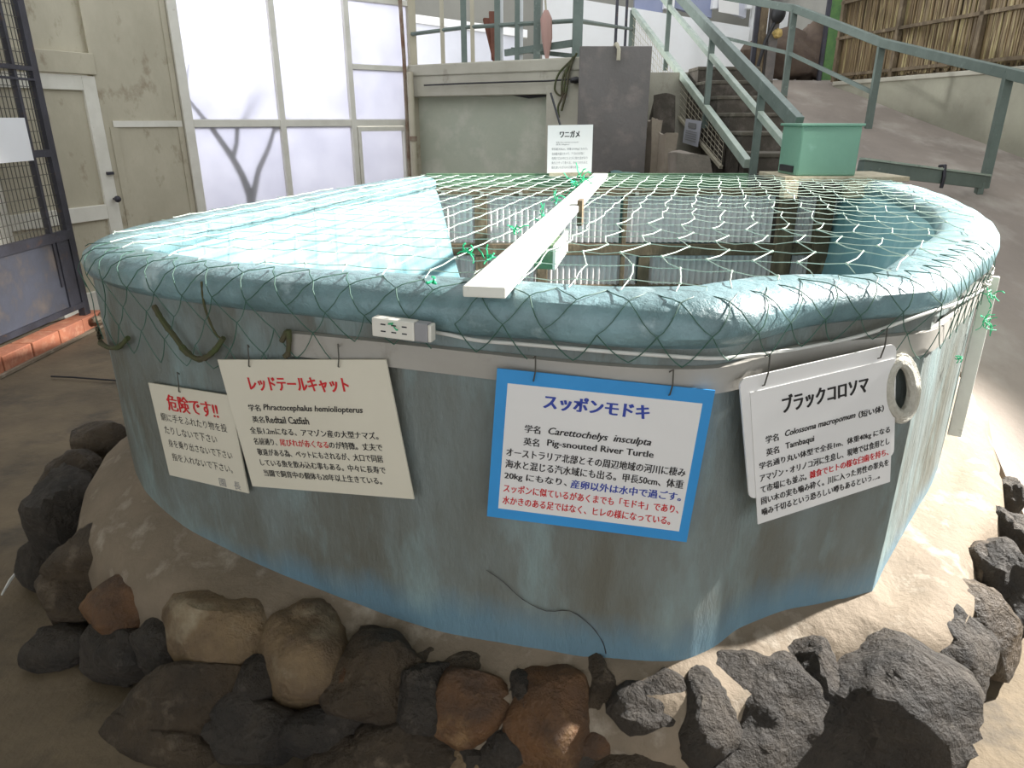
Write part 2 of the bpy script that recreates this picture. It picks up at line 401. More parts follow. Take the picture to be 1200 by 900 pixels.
# ---------------------------------------------------------------- window wall on the left
P0 = Vector((-3.40, 6.30)); dV = Vector((.766, .643)); nV = Vector((-dV.y, dV.x))
def S(px, py): v, s_ = onplane(px, py, P0, dV); return s_, v.z
def vpan(s0, s1, z0, z1, d0, d1):
    q = [P0 + dV * s0 + nV * d0, P0 + dV * s1 + nV * d0, P0 + dV * s1 + nV * d1, P0 + dV * s0 + nV * d1]
    return MB().prism([(p.x, p.y) for p in q], z0, z1)
sL = S(228, 190)[0]; s1_ = S(326, 110)[0]; s2_ = S(409, 100)[0]; sR = S(483, 100)[0]
zm = S(300, 144)[1]; zu = S(450, 80)[1]; ztop = 3.2
win = empty('window_1', (P0.x + dV.x * 1.8, P0.y + dV.y * 1.8, 0), kind='structure')
def vframe(s0, s1, z0, z1, m='cream_white', d=.05): return vpan(s0, s1, z0, z1, -d, .03).build('frame_bar', m, win, bevel=.004)
vframe(sL - .05, sL + .03, 0, ztop); vframe(s1_ - .028, s1_ + .028, 0, ztop); vframe(s2_ - .025, s2_ + .03, 0, ztop, 'cream_white'); vframe(sR - .04, sR + .05, 0, ztop, 'cream_paint')
for (a, b) in ((sL + .03, s1_ - .028), (s1_ + .028, s2_ - .025), (s2_ + .03, sR - .04)):
    vframe(a, b, zm - .035, zm + .03, d=.045)
vframe(s2_ + .03, sR - .04, zu - .025, zu + .025, d=.045)
zt2 = S(455, 3)[1]; vframe(s2_ + .03, sR - .04, zt2 - .02, zt2 + .03, d=.045)
for (a, b, z0, z1) in ((sL + .03, s1_ - .028, zm + .03, ztop), (s1_ + .028, s2_ - .025, zm + .03, ztop), (s2_ + .03, sR - .04, zm + .03, zu - .025),
                       (s2_ + .03, sR - .04, zu + .025, zt2 - .02), (s2_ + .03, sR - .04, zt2 + .03, ztop),
                       (sL + .03, s1_ - .028, .35, zm - .035), (s1_ + .028, s2_ - .025, .35, zm - .035)):
    vpan(a, b, z0, z1, -.004, .004).build('pane', 'frosted_glass', win)
vpan(sL, sR, 0, .35, -.02, .02).build('kick_panel', 'cream_paint', win)
# small hinged casement at the lower right
sa, sb = s2_ + .035, sR - .13
for (a, b, z0, z1) in ((sa, sb, zm - .085, zm - .04), (sa, sa + .035, .35, zm - .085), (sb - .035, sb, .35, zm - .085)):
    vpan(a, b, z0, z1, -.06, .0).build('casement_bar', 'cream_white', win, bevel=.003)
vpan(sb, sR - .04, .35, zm - .035, -.03, .0).build('side_panel', 'cream_paint', win)
vpan(sa + .035, sb - .035, .35, zm - .085, -.004, .004).build('pane', 'frosted_glass', win)
mb = MB(); hp = P0 + dV * (sb + .04) - nV * .075
mb.tube([(hp.x, hp.y, 1.05), (hp.x, hp.y, 1.22), (hp.x + .03, hp.y + .02, 1.24)], .008, 6).build('latch', 'dark_metal', win)
vpan(-2.5, 4.5, 0, 4.6, 3.6, 3.7).build('wall_sky_block', 'grey_backdrop', kind='structure')  # unseen wall added to block the low sky behind the panes
vpan(-2.5, 4.5, 4.6, 4.7, .1, 3.7).build('ceiling_sky_block', 'grey_backdrop', kind='structure')  # unseen cover added above it, dims the sky so the branch stands out
# plant branch just behind the lower left pane
def VP3(px, py, d): v, s_ = onplane(px, py, P0 + nV * d, dV); return v
tr = MB()
tr.tube([VP3(300, 330, .05), VP3(293, 240, .05), VP3(290, 222, .05), VP3(281, 200, .05), VP3(270, 180, .045), VP3(256, 160, .04), VP3(246, 146, .04)], [.05, .045, .04, .032, .028, .024, .02], 8)
tr.tube([VP3(270, 182, .045), VP3(275, 165, .04), VP3(276, 146, .04), VP3(278, 120, .2), VP3(280, 60, .5)], [.024, .02, .02, .018, .015], 8)
tr.tube([VP3(293, 228, .05), VP3(300, 195, .045), VP3(312, 170, .04), VP3(318, 150, .04), VP3(322, 120, .25)], [.032, .025, .02, .018, .015], 8)
tr.tube([VP3(246, 146, .04), VP3(236, 134, .045), VP3(218, 112, .04), VP3(217, 98, .04), VP3(220, 72, .04)], [.02, .018, .012, .009, .006], 6)
tag(tr.build('tree_branch', 'branch', smooth=True), 'dark forked tree branch behind the lower left frosted pane', 'branch')

# cream return wall between the window and the door
rw = empty('wall_return', (P0.x, P0.y, 0), kind='structure')
vpan(-.02, sL - .05, 0, 3.2, .0, .06).build('sheet', 'cream_paint', rw)
vpan(.06, sL - .06, zm - .03, zm + .02, -.015, .0).build('batten', 'cream_white', rw)
vpan(.03, .09, 0, zm - .03, -.012, .0).build('batten', 'cream_paint', rw)
vpan(sL - .10, sL - .055, 0, 3.2, -.012, .0).build('batten', 'cream_paint', rw)

# door wall on the far left
dD = Vector((-.407, -.914)); nD = Vector((dD.y, -dD.x))  # nD points away (behind)
def Sd(px, py): v, s_ = onplane(px, py, P0, dD); return s_, v.z
def dpan(s0, s1, z0, z1, d0, d1):
    q = [P0 + dD * s0 + nD * d0, P0 + dD * s1 + nD * d0, P0 + dD * s1 + nD * d1, P0 + dD * s0 + nD * d1]
    return MB().prism([(p.x, p.y) for p in q], z0, z1)
if (P0 + nD * 1).x > P0.x: nD = -nD
sd0, zd = Sd(112, 88); s_up, z_up = Sd(100, 72)
wd = empty('wall_door_side', (P0.x - .5, P0.y - 1, 0), kind='structure')
dpan(-.02, sd0, 0, 3.2, .0, .1).build('column', 'cream_paint', wd)
dpan(sd0, 4.2, zd + .0, zd + .16, -.02, .1).build('lintel', 'cream_paint', wd, bevel=.006)
dpan(sd0, 4.2, zd + .16, 3.2, .05, .1).build('upper_sheet', 'cream_paint', wd)
dpan(sd0 + 1.1, 4.2, 0, zd, .0, .1).build('lower_sheet', 'cream_paint', wd)
door = empty('door_1', (P0.x + dD.x * (sd0 + .5), P0.y + dD.y * (sd0 + .5), 0), kind='structure')
dw = 1.08; fb = .13
for (a, b, z0, z1) in ((sd0 + .01, sd0 + fb, .06, zd - .01), (sd0 + dw - fb, sd0 + dw, .06, zd - .01), (sd0 + fb, sd0 + dw - fb, zd - .12, zd - .01), (sd0 + fb, sd0 + dw - fb, .80, .92), (sd0 + fb, sd0 + dw - fb, .06, .22)):
    dpan(a, b, z0, z1, -.0, .045).build('door_rail', 'cream_white', door, bevel=.004)
dpan(sd0 + fb, sd0 + dw - fb, .92, zd - .12, .025, .04).build('door_panel', 'cream_paint', door)
dpan(sd0 + fb, sd0 + dw - fb, .22, .80, .025, .04).build('door_panel', 'cream_paint', door)
kp, _ = onplane(133, 233, P0, dD)
mb = MB(); lump(mb, kp - Vector((nD.x, nD.y, 0)) * .05, (.028, .028, .028), 1, .0, 1, 0, 10, 8)
mb.tube([kp, kp - Vector((nD.x, nD.y, 0)) * .04], .01, 6); mb.build('door_knob', 'dark_metal', door, smooth=True)
hp, _ = onplane(128, 203, P0, dD); MB().obox(hp - Vector((nD.x, nD.y, 0)) * .01, (dD.x * .03, dD.y * .03, 0), (nD.x * .012, nD.y * .012, 0), (0, 0, .012)).build('latch', 'dark_metal', door)

# ---------------------------------------------------------------- right wall with bamboo screens
W0 = Vector((4.42, 10.4)); W1 = Vector((5.55, 3.6)); dR = (W1 - W0).normalized(); nR = Vector((-dR.y, dR.x))
if nR.x < 0: nR = -nR
def rpan(s0, s1, z0, z1, d0, d1):
    q = [W0 + dR * s0 + nR * d0, W0 + dR * s1 + nR * d0, W0 + dR * s1 + nR * d1, W0 + dR * s0 + nR * d1]
    return MB().prism([(p.x, p.y) for p in q], z0, z1)
LR = (W1 - W0).length
wr = empty('wall_right', (W0.x, W0.y, 0), kind='structure')
rpan(-.1, LR + 5, 0, 2.03, 0, .22).build('parapet', 'right_wall', wr)
rpan(-.12, LR + 5, 2.03, 2.08, -.02, .25).build('coping', 'wall_concrete', wr, bevel=.008)
bs = empty('bamboo_screen', (W0.x + .2, W0.y - 2, 2.08), 'tall brown bamboo cane screen above the right wall', 'screen')
mb = MB(); s_ = -.25; k = 0
while s_ < 6.2:
    wd_ = random.uniform(.014, .026); z0 = 2.11 + random.uniform(-.02, .03); z1 = 3.6 + random.uniform(-.1, .1)
    c = W0 + dR * s_ + nR * (.10 + random.uniform(-.008, .008))
    mb.tube([(c.x, c.y, z0), (c.x + random.uniform(-.012, .012), c.y, (z0 + z1) / 2), (c.x + random.uniform(-.015, .015), c.y, z1)], wd_ * .5, 5)
    s_ += wd_ * random.choice([.7, .8, .9, 1.0])
mb.build('canes', 'bamboo', bs, smooth=True, kind='stuff')
rpan(-.25, 6.2, 2.09, 3.5, .13, .135).build('backing_mat', 'wood_brown', bs)
for z in (2.16, 2.62, 3.05): rpan(-.25, 6.2, z - .018, z + .018, .02, .055).build('screen_rail', 'wood_brown', bs)
for s_ in (-.2, 1.0, 2.3, 3.3, 4.0, 4.9): rpan(s_ - .03, s_ + .03, 2.08, 3.6, .02, .07).build('screen_post', 'wood_brown', bs)

# =================================================================== THE TANK
tank = empty('concrete_tank', (.3, 3.1, 0), 'large rounded pale blue concrete pool tank on a base of boulders', 'tank')
def zb(i):   # height where the mortar skirt meets the wall
    x, y = OUT[i]
    if y > 2.6 and x < 0: return .5
    if x < 0: return .27 + .20 * max(0, min(1, (-x - .3) / 1.05)) ** 1.3
    if x > 1.0: return .30 + .05 * min(1, (x - 1) / .8)
    return .27 + .03 * x
mb = MB(); rows = []
for k, z in enumerate([.0, .15, .3, .4, .5, .6, .7, .8, .9, 1.0, 1.08, 1.16]):
    row = []
    for i in range(NO):
        x, y = OUT[i]; d = .006 * nz3((x, y, z), 3.2) + .003 * nz3((x, y, z), 9)
        n_ = NOR[i]; row.append((x + n_[0] * d, y + n_[1] * d, z))
    rows.append(row)
mb.grid(rows).build('outer_wall', 'tank_paint', tank, smooth=True, angle=25)
mb = MB(); rows = []   # rim roll
for k in range(19):
    a = R(-65 + 310 * k / 18)
    rows.append([])
    for i in range(NO):
        e = .006 * nz3((OUTS[i][0], OUTS[i][1], math.sin(a)), 4) + .010 * nz3((OUTS[i][0], OUTS[i][1], 3), 1.6)
        ca, sa_ = math.cos(a), math.sin(a); ca = abs(ca) ** .8 * (1 if ca > 0 else -1); sa_ = abs(sa_) ** .8 * (1 if sa_ > 0 else -1)
        x, y = off(i, -.065 + (.100 + e) * ca); rows[-1].append((x, y, 1.188 + (.056 + e) * sa_))
mb.grid(rows); N_ = NO
mb.add([r_[0] for r_ in rows], [tuple(range(len(rows)))]); mb.add([r_[-1] for r_ in rows], [tuple(range(len(rows)))[::-1]])
mb.build('rim', 'rim_paint', tank, smooth=True)
mb = MB(); rows = []   # inner bowl
def inw(i):
    x, y = OUTS[i]
    return 1.0 if x < -.3 else max(.15, 1 - (x + .3) / .6)
PROF = [(-.13, 1.20), (-.165, 1.13), (-.18, 1.02), (-.20, .90), (-.22, .75), (-.24, .62), (-.26, .50), (-.28, .34)]
for j, (o_, z) in enumerate(PROF):
    row = []
    for i in range(NO):
        ex = .10 * inw(i) * (j / 7) ** 1.1
        x, y = off(i, o_ - ex + .012 * nz3((OUTS[i][0], OUTS[i][1], z), 3)); row.append((x, y, z))
    rows.append(row)
mb.grid(rows)
# closed ends of the bowl wall where the back partition starts
for idx, flip in ((0, 0), (NO - 1, 1)):
    poly = [r_[idx] for r_ in rows] + [(OUT[idx][0], OUT[idx][1], .34), (OUT[idx][0], OUT[idx][1], 1.16)]
    mb.add(poly, [tuple(range(len(poly))) if flip else tuple(range(len(poly)))[::-1]])
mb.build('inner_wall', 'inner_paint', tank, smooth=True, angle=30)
poly = [off(i, -.24) for i in range(0, NO, 3)]
MB().prism([(p[0], p[1]) for p in poly], .30, .33).build('tank_floor', 'inner_paint', tank)
wat = []
for i in range(0, NO, 2):
    wat.append(off(i, -.255 - .09 * inw(i)))
o = MB().add([(p[0], p[1], .50) for p in wat], [tuple(range(len(wat)))]).build('pool_water', 'water')
tag(o, 'still dark teal water inside the blue tank under the net', 'water', kind='stuff')

# trim band and cable under the rim
s_a = front_pt(345, 390, .0)[1]; s_b = front_pt(1168, 345, .0)[1]
mb = MB(); rows = [[], [], [], []]; n = 150
for k in range(n + 1):
    s_ = s_a + (s_b - s_a) * k / n; zc = 1.068 + .004 * math.sin(s_ * 5)
    for r_, (o_, z) in zip(rows, ((.004, zc + .034), (.020, zc + .032), (.020, zc - .028), (.004, zc - .030))): r_.append(at_arc(s_, o_, z))
mb.grid(rows); mb.build('trim_band', 'band_plastic', tank, smooth=True, angle=30)

mb = MB(); mb.tube([front_pt(*p, .0035, False)[0] for p in catmull([(570., 668.), (590., 682.), (612., 702.), (640., 716.), (668., 716.), (692., 733.), (706., 752.), (710., 766.)], 3)], [.0006 + .0009 * abs(math.sin(k * 1.3)) for k in range(22)], 4)
mb.build('wall_crack', 'black_rubber', tank)
# mortar skirt
mb = MB(); rows = []
SK = [(-.01, .02), (.035, -.010), (.08, -.025), (.125, -.05), (.16, -.10), (.18, -.20), (.18, -.6)]
for j, (o_, dz) in enumerate(SK):
    row = []
    for i in range(NO):
        x, y = OUT[i]; base = zb(i); right = max(0, min(1, (x - .8) / .3))
        e = .035 * nz3((x, y, j * .1), 2.6) + .016 * nz3((x, y, j * .3), 8)
        oo = o_ * (1 + .35 * right + .25 * max(0, min(1, (-x - .4) / .4))) + (e if j > 1 else 0); xx, yy = off(i, oo, j > 1)
        z = base + dz * (.75 if right > .5 else 1) + (e * .9 if j > 0 else 0) + right * .03 * math.sin(j / 6 * math.pi)
        row.append((xx, yy, max(-.02, z)))
    rows.append(row)
mb.grid(rows[::-1]).build('mortar_skirt', 'mortar', tank, smooth=True, angle=60)

# boulders (px, py, z, width px, height px, kind)
STONES = [
 (262, 748, .20, 100, 105, 'tan'), (358, 778, .18, 84, 110, 'tan'), (228, 822, .10, 135, 72, 'grey'), (146, 716, .20, 66, 54, 'orange'),
 (452, 808, .14, 118, 104, 'grey'), (546, 832, .14, 96, 82, 'orange'), (650, 852, .12, 88, 104, 'orange'), (752, 838, .18, 90, 70, 'dark'),
 (762, 892, .08, 100, 60, 'grey'), (885, 838, .12, 168, 160, 'dark'), (1022, 832, .12, 140, 118, 'dark'), (1098, 778, .14, 88, 90, 'dark'),
 (1138, 738, .14, 80, 84, 'grey'), (1166, 700, .13, 62, 84, 'dark'), (1160, 668, .2, 60, 40, 'grey'), (1176, 628, .2, 30, 46, 'dark'),
 (112, 655, .24, 78, 56, 'grey'), (82, 600, .26, 56, 70, 'dark'), (90, 560, .30, 66, 42, 'grey'), (150, 770, .10, 74, 56, 'dark'), (96, 700, .12, 64, 60, 'grey'),
 (300, 862, .07, 90, 60, 'dark'), (390, 862, .05, 90, 70, 'dark'), (480, 888, .05, 90, 60, 'grey'), (565, 895, .03, 90, 50, 'tan'), (820, 800, .2, 70, 50, 'dark'),
 (1180, 590, .2, 24, 40, 'dark'), (120, 520, .36, 66, 34, 'grey'), (60, 650, .1, 46, 50, 'dark'), (200, 880, .03, 110, 50, 'grey'), (690, 905, .05, 110, 50, 'dark'), (400, 905, .02, 80, 50, 'grey'), (970, 890, .03, 120, 60, 'dark'),
 (706, 832, .16, 62, 80, 'grey'), (500, 815, .17, 50, 70, 'dark'), (560, 900, .02, 80, 60, 'dark'), (700, 880, .08, 70, 60, 'orange'), (602, 880, .06, 70, 60, 'dark'), (640, 795, .20, 60, 30, 'grey'), (820, 860, .12, 60, 90, 'dark'), (950, 800, .2, 60, 60, 'dark'), (1060, 800, .16, 60, 60, 'grey'), (560, 783, .21, 70, 26, 'grey'), (200, 765, .15, 60, 60, 'dark'), (70, 760, .04, 60, 40, 'dark'),
 (502, 790, .19, 46, 44, 'grey'), (606, 822, .17, 40, 60, 'dark'), (310, 800, .15, 40, 70, 'dark'), (410, 800, .15, 36, 70, 'orange'),
]
for k, (px, py, z, wp, hp_, kd) in enumerate(STONES):
    c = atz(px, py, z); dist = (c - Vector((0, 0, CH))).length; rw_ = wp / F * dist / 2; rh = hp_ / F * dist / 2
    ang = dict(dark=1.0, grey=.85, tan=.6, orange=.6)[kd]
    mb = MB(); hr = min(.13, rh * .95); dr = max(rh * .9, .05)
    c = c + Vector((0, 1, 0)) * dr * .12
    big = wp > 110
    lump(mb, (c.x, c.y, c.z), (rw_ * 1.18, dr * 1.2, hr * 1.25), k + 1, .14, 1.5, .07 if kd == 'dark' else .045, 40 if big else 28, 26 if big else 18, ang, rot=random.uniform(-.2, .2))
    mb.build('stone', 'rock_' + kd, tank, smooth=True, angle=32 if kd == 'dark' else 50)

# ---------------------------------------------------------------- back partition of the tank
pa = empty('back_partition', (.9, 4.98, .3), 'timber frame with corrugated plastic sheets closing the tank back', 'partition')
YB = 4.95
def bx(px, py): v = aty(px, py, YB); return v.x, v.z
def panel(px0, px1, py0, py1, nm='corrugated_sheet'):
    x0 = bx(px0, (py0 + py1) / 2)[0]; x1 = bx(px1, (py0 + py1) / 2)[0]; z1 = bx(px0, py0)[1]; z0 = bx(px0, py1)[1]
    n = max(8, int((x1 - x0) / .004)); rows = [[], []]
    for i in range(n + 1):
        x = x0 + (x1 - x0) * i / n; y = YB + .011 * math.cos(x / .042 * 2 * math.pi)
        rows[0].append((x, y, z0)); rows[1].append((x, y, z1))
    MB().grid(rows).build(nm, 'corrugated_plastic', pa, smooth=True, angle=80)
panel(512, 556, 228, 284); panel(572, 726, 228, 284); panel(733, 905, 228, 284); panel(925, 1050, 225, 284)
panel(528, 628, 299, 336); panel(642, 745, 299, 336); panel(760, 905, 299, 336); panel(925, 1060, 299, 336)
def bbar(px0, px1, py0, py1, d0, d1, m='wood_brown', nm='beam'):
    ym = (py0 + py1) / 2; x0 = bx(px0, ym)[0]; x1 = bx(px1, ym)[0]
    return MB().box(x0, x1, YB + d0, YB + d1, bx(600, py1)[1], bx(600, py0)[1]).build(nm, m, pa, bevel=.004)
bbar(497, 1075, 285, 298, -.05, -.012); bbar(497, 1075, 220, 229, -.05, -.012); bbar(500, 1075, 333, 345, -.03, .03)
bbar(500, 875, 203, 219, -.03, .012, 'green_board', 'top_board')
for (a, b) in ((498, 511), (557, 571), (727, 732), (905, 924), (948, 966)): bbar(a, b, 229, 346, -.075 if a > 900 else -.045, -.012 if a > 900 else -.0121, nm='post')
for (a, b) in ((629, 641), (746, 759)): bbar(a, b, 298, 346, -.045, -.012, nm='post')
mb = MB()
for px in range(520, 900, 45):
    x, z = bx(px, 226); mb.box(x - .012, x + .012, YB - .058, YB - .05, z - .012, z + .012)
mb.build('bolts', 'band_plastic', pa, kind='stuff')
xa = bx(497, 300)[0]

# pale deck board and the mint green box
db = empty('deck_board', (2.0, 5.0, 1.25))
tag(db, 'pale timber board under the mint green metal box', 'board')
a = atz(862, 196, 1.255)
MB().box(a.x, 2.50, 4.62, 5.12, 1.232, 1.262).build('board', 'wood_pale', db, bevel=.004)
MB().box(a.x, 1.80, 4.60, 4.68, 1.13, 1.232).build('bearer', 'wood_pale', db, bevel=.004)
MB().box(2.12, 2.27, 4.62, 4.70, 1.13, 1.232).build('bearer', 'wood_pale', db, bevel=.004)
gb = empty('metal_box', (2.05, 4.72, 1.262), 'mint green metal equipment box on the far tank edge', 'box')
l0 = aty(926, 147, 4.66); r0 = aty(1012, 145, 4.66); lb = aty(935, 212, 4.66)
MB().box(lb.x - .015, r0.x, 4.66, 5.0, 1.262, l0.z).build('box_body', 'mint_paint', gb, bevel=.01)
MB().box(lb.x - .03, r0.x + .01, 4.645, 5.015, l0.z - .004, l0.z + .012).build('lid', 'mint_paint', gb, bevel=.004)
MB().box(lb.x - .024, lb.x - .014, 4.72, 4.95, 1.28, 1.32).build('slot', 'black_rubber', gb)

# long white plank across the tank
pk = empty('plank', (.27, 3.3, 1.236), 'long white painted plank laid front to back across the tank', 'plank')
n0 = atz(567, 336, 1.272); f0 = atz(704, 203, 1.272); f0 = Vector((f0.x, min(f0.y, 5.02), 1.272))
dP = (f0 - n0).normalized(); sP = Vector((dP.y, -dP.x, 0))
MB().obox((n0 + f0) / 2 - Vector((0, 0, .012)), dP * (f0 - n0).length / 2, sP * .046, Vector((0, 0, .012))).build('board', 'plank_white', pk, bevel=.003)
c = n0 + dP * .78 + sP * .03
MB().obox(c - Vector((0, 0, .06)), dP * .10, sP * .032, (0, 0, .036)).build('block', 'green_board', pk, bevel=.003)
MB().obox(c + sP * .036 - Vector((0, 0, .05)), dP * .16, sP * .004, (0, 0, .034)).build('side_plate', 'plank_white', pk)
c = n0 + dP * 1.55 + sP * .05; MB().obox(c - Vector((0, 0, .03)), dP * .04, sP * .01, (0, 0, .05)).build('clamp', 'wood_brown', pk)

# ---------------------------------------------------------------- signs
def text_mesh(body, name, m, mapfn, x0, y0, wd_, ht, parent, shear=0.0, bold=.012, layers=2, heavy=.035):
    cu = bpy.data.curves.new('t', 'FONT'); cu.body = body; cu.size = 1; cu.offset = bold; cu.shear = shear; cu.resolution_u = 2
    ob = bpy.data.objects.new('t', cu); C.objects.link(ob)
    dg = bpy.context.evaluated_depsgraph_get(); me0 = bpy.data.meshes.new_from_object(ob.evaluated_get(dg))
    vs = [v.co.copy() for v in me0.vertices]; fs = [tuple(p.vertices) for p in me0.polygons]
    bpy.data.objects.remove(ob); bpy.data.curves.remove(cu); bpy.data.meshes.remove(me0)
    if not vs: return
    a = min(v.x for v in vs); b = max(v.x for v in vs); c = min(v.y for v in vs); d = max(v.y for v in vs)
    mb = MB(); st_ = wd_ / (b - a) * heavy
    for q in range(layers):
        dx = (q - (layers - 1) / 2) * st_
        mb.add([mapfn(x0 + dx + (v.x - a) / (b - a) * wd_, y0 + (d - v.y) / (d - c) * ht, .00015 * q) for v in vs], fs)
    return mb.build(name, m, parent)
class Sign:
    """flat board whose corners TL,TR,BR,BL are 3D points"""
    def __init__(s, tl, tr, bl, th=.004):
        s.o, s.r, s.d = tl, tr - tl, bl - tl; s.n = s.r.cross(s.d).normalized(); s.th = th
        if s.n.y > 0: s.n = -s.n
    def P(s, u, v, k=0.0): return s.o + s.r * u + s.d * v + s.n * k
    def board(s, name, m, parent, u0=0, v0=0, u1=1, v1=1, k0=0, k1=None, round_=0):
        k1 = s.th if k1 is None else k1
        L1 = s.r.length; L2 = s.d.length; ru, rv = round_ / L1, round_ / L2
        if round_:
            pts = []
            for (cu_, cv, a0) in ((u1 - ru, v1 - rv, 0), (u0 + ru, v1 - rv, 90), (u0 + ru, v0 + rv, 180), (u1 - ru, v0 + rv, 270)):
                for t in range(5): a = R(a0 + 22.5 * t); pts.append((cu_ + ru * math.cos(a), cv + rv * math.sin(a)))
        else: pts = [(u0, v0), (u1, v0), (u1, v1), (u0, v1)]
        n = len(pts); vs = [s.P(a, b, k0) for a, b in pts] + [s.P(a, b, k1) for a, b in pts]
        fs = [tuple(range(n)), tuple(range(n, 2 * n))[::-1]] + [(i, (i + 1) % n, n + (i + 1) % n, n + i) for i in range(n)]
        return MB().add(vs, fs).build(name, m, parent)
    def text(s, body, u, v, w_, h_, m, parent, k=None, **kw):
        k = s.th + .0008 if k is None else k
        return text_mesh(body, 'lettering', m, lambda a, b, q=0: s.P(a, b, k + q), u, v, w_, h_, parent, **kw)
def sign_on(tl, tr, bl, o1, o2):
    a, _ = front_pt(*tl, o1); b, _ = front_pt(*tr, o2)
    P = Vector((a.x, a.y)); d = Vector((b.x - a.x, b.y - a.y)).normalized()
    c, _ = onplane(*bl, P, d); return Sign(a, b, c)
def hook(mb, p, up=.045, n=None):
    n = n or Vector((0, -1, 0))
    mb.tube([p + Vector((0, 0, up)) - n * .012, p + Vector((.004, 0, up + .012)) + n * .006, p + Vector((.004, 0, up * .5)) + n * .010, p + Vector((0, 0, .0)) + n * .008, p - n * .004 + Vector((0, 0, -.006))], .0018, 5)
# blue bordered sign
s = sign_on((583, 431), (838, 457), (571, 604), .046, .046)
print('BLUE', s.r.length, s.d.length, s.r.normalized().dot(s.d.normalized()))
e = empty('turtle_sign', s.P(.5, 1), 'blue bordered white sign with a blue Japanese heading', 'sign')
s.board('board', 'sign_blue', e); sh = s.board('sheet', 'sign_white', e, .055, .085, .955, .93, .004, .0048)
K = .0056
s.text('スッポンモドキ', .235, .125, .49, .095, 'ink_blue', sh, k=K, layers=4, heavy=.028, bold=.012)
s.text('学名', .155, .335, .075, .052, 'ink_black', sh, k=K, bold=.0, layers=3, heavy=.03); s.text('Carettochelys  insculpta', .27, .335, .485, .06, 'ink_black', sh, k=K, shear=.25, bold=.0, layers=3, heavy=.03)
s.text('英名', .155, .42, .075, .052, 'ink_black', sh, k=K, bold=.0, layers=3, heavy=.03); s.text('Pig-snouted River Turtle', .27, .415, .505, .055, 'ink_black', sh, k=K, bold=.0, layers=3, heavy=.03)
s.text('オーストラリア北部とその周辺地域の河川に棲み', .075, .50, .86, .058, 'ink_black', sh, k=K, bold=.0, layers=3, heavy=.03)
s.text('海水と混じる汽水域にも出る。甲長50cm、体重', .075, .58, .86, .058, 'ink_black', sh, k=K, bold=.0, layers=3, heavy=.03)
s.text('20kg にもなり、', .075, .665, .31, .058, 'ink_black', sh, k=K, bold=.0, layers=3, heavy=.03); s.text('産卵以外は水中で過ごす。', .405, .665, .53, .058, 'ink_blue', sh, k=K, bold=.0, layers=3, heavy=.03)
s.text('スッポンに似ているがあくまでも「モドキ」であり、', .075, .75, .86, .058, 'ink_red', sh, k=K, bold=.0, layers=3, heavy=.03)
s.text('水かきのある足ではなく、ヒレの様になっている。', .075, .835, .83, .058, 'ink_red', sh, k=K, bold=.0, layers=3, heavy=.03)
mb = MB(); hook(mb, s.P(.175, .045, .004)); mb.build('hook', 'wire', e); mb = MB(); hook(mb, s.P(.80, .045, .004)); mb.build('hook', 'wire', e)
# cream sign with red heading
s = sign_on((256, 421), (453, 421), (297, 569), .03, .03)
print('RED', s.r.length, s.d.length, s.r.normalized().dot(s.d.normalized()))
e = empty('catfish_sign', s.P(.5, 1), 'cream sign with a red Japanese heading and dense black lines', 'sign')
s.board('board', 'sign_cream', e)
s.text('レッドテールキャット', .165, .125, .60, .105, 'ink_red', e, layers=4, heavy=.028, bold=.012)
s.text('学名', .12, .335, .075, .05, 'ink_black', e, bold=.0, layers=3, heavy=.03); s.text('Phractocephalus hemioliopterus', .215, .33, .60, .058, 'ink_black', e, shear=.25, bold=.012)
s.text('英名', .125, .425, .075, .05, 'ink_black', e, bold=.0, layers=3, heavy=.03); s.text('Redtail Catfish', .215, .42, .265, .055, 'ink_black', e, bold=.012)
s.text('全長1.2mになる、アマゾン産の大型ナマズ。', .09, .51, .78, .055, 'ink_black', e, bold=.0, layers=3, heavy=.03)
s.text('名前通り、', .095, .595, .15, .055, 'ink_black', e, bold=.0, layers=3, heavy=.03); s.text('尾びれが赤くなる', .265, .595, .30, .055, 'ink_red', e, bold=.0, layers=3, heavy=.03); s.text('のが特徴。丈夫で', .57, .595, .31, .055, 'ink_black', e, bold=.0, layers=3, heavy=.03)
s.text('敬遠がある為、ペットにもされるが、大口で同居', .10, .68, .77, .055, 'ink_black', e, bold=.0, layers=3, heavy=.03)
s.text('している魚を飲み込む事もある。中々に長寿で', .10, .765, .77, .055, 'ink_black', e, bold=.0, layers=3, heavy=.03)
s.text('当園で飼育中の個体も20年以上生きている。', .105, .85, .73, .055, 'ink_black', e, bold=.0, layers=3, heavy=.03)
for u in (.20, .735): mb = MB(); hook(mb, s.P(u, .04, .004)); mb.build('hook', 'wire', e)
# danger sign, tucked behind it
s = sign_on((175, 448), (258, 461), (200, 556), .022, .016)
s.r = s.r * 1.14
e = empty('danger_sign', s.P(.5, 1), 'leftmost cream sign, red heading over handwritten lines', 'sign')
s.board('board', 'sign_cream', e)
s.text('危険です!!', .20, .09, .62, .17, 'ink_red', e, layers=4, heavy=.028, bold=.0)
for (t, u, v, w_) in (('網に手をふれたり物を投', .07, .30, .82), ('たりしないで下さい', .08, .44, .66), ('身を乗り出さないで下さい', .09, .58, .80), ('指を入れないで下さい。', .10, .73, .76), ('園', .66, .90, .08), ('長', .84, .90, .08)):
    s.text(t, u, v, w_, .085, 'ink_black' if len(t) > 1 else 'ink_grey', e, bold=.0, layers=1)
mb = MB(); hook(mb, s.P(.4, .03, .004)); mb.build('hook', 'wire', e)
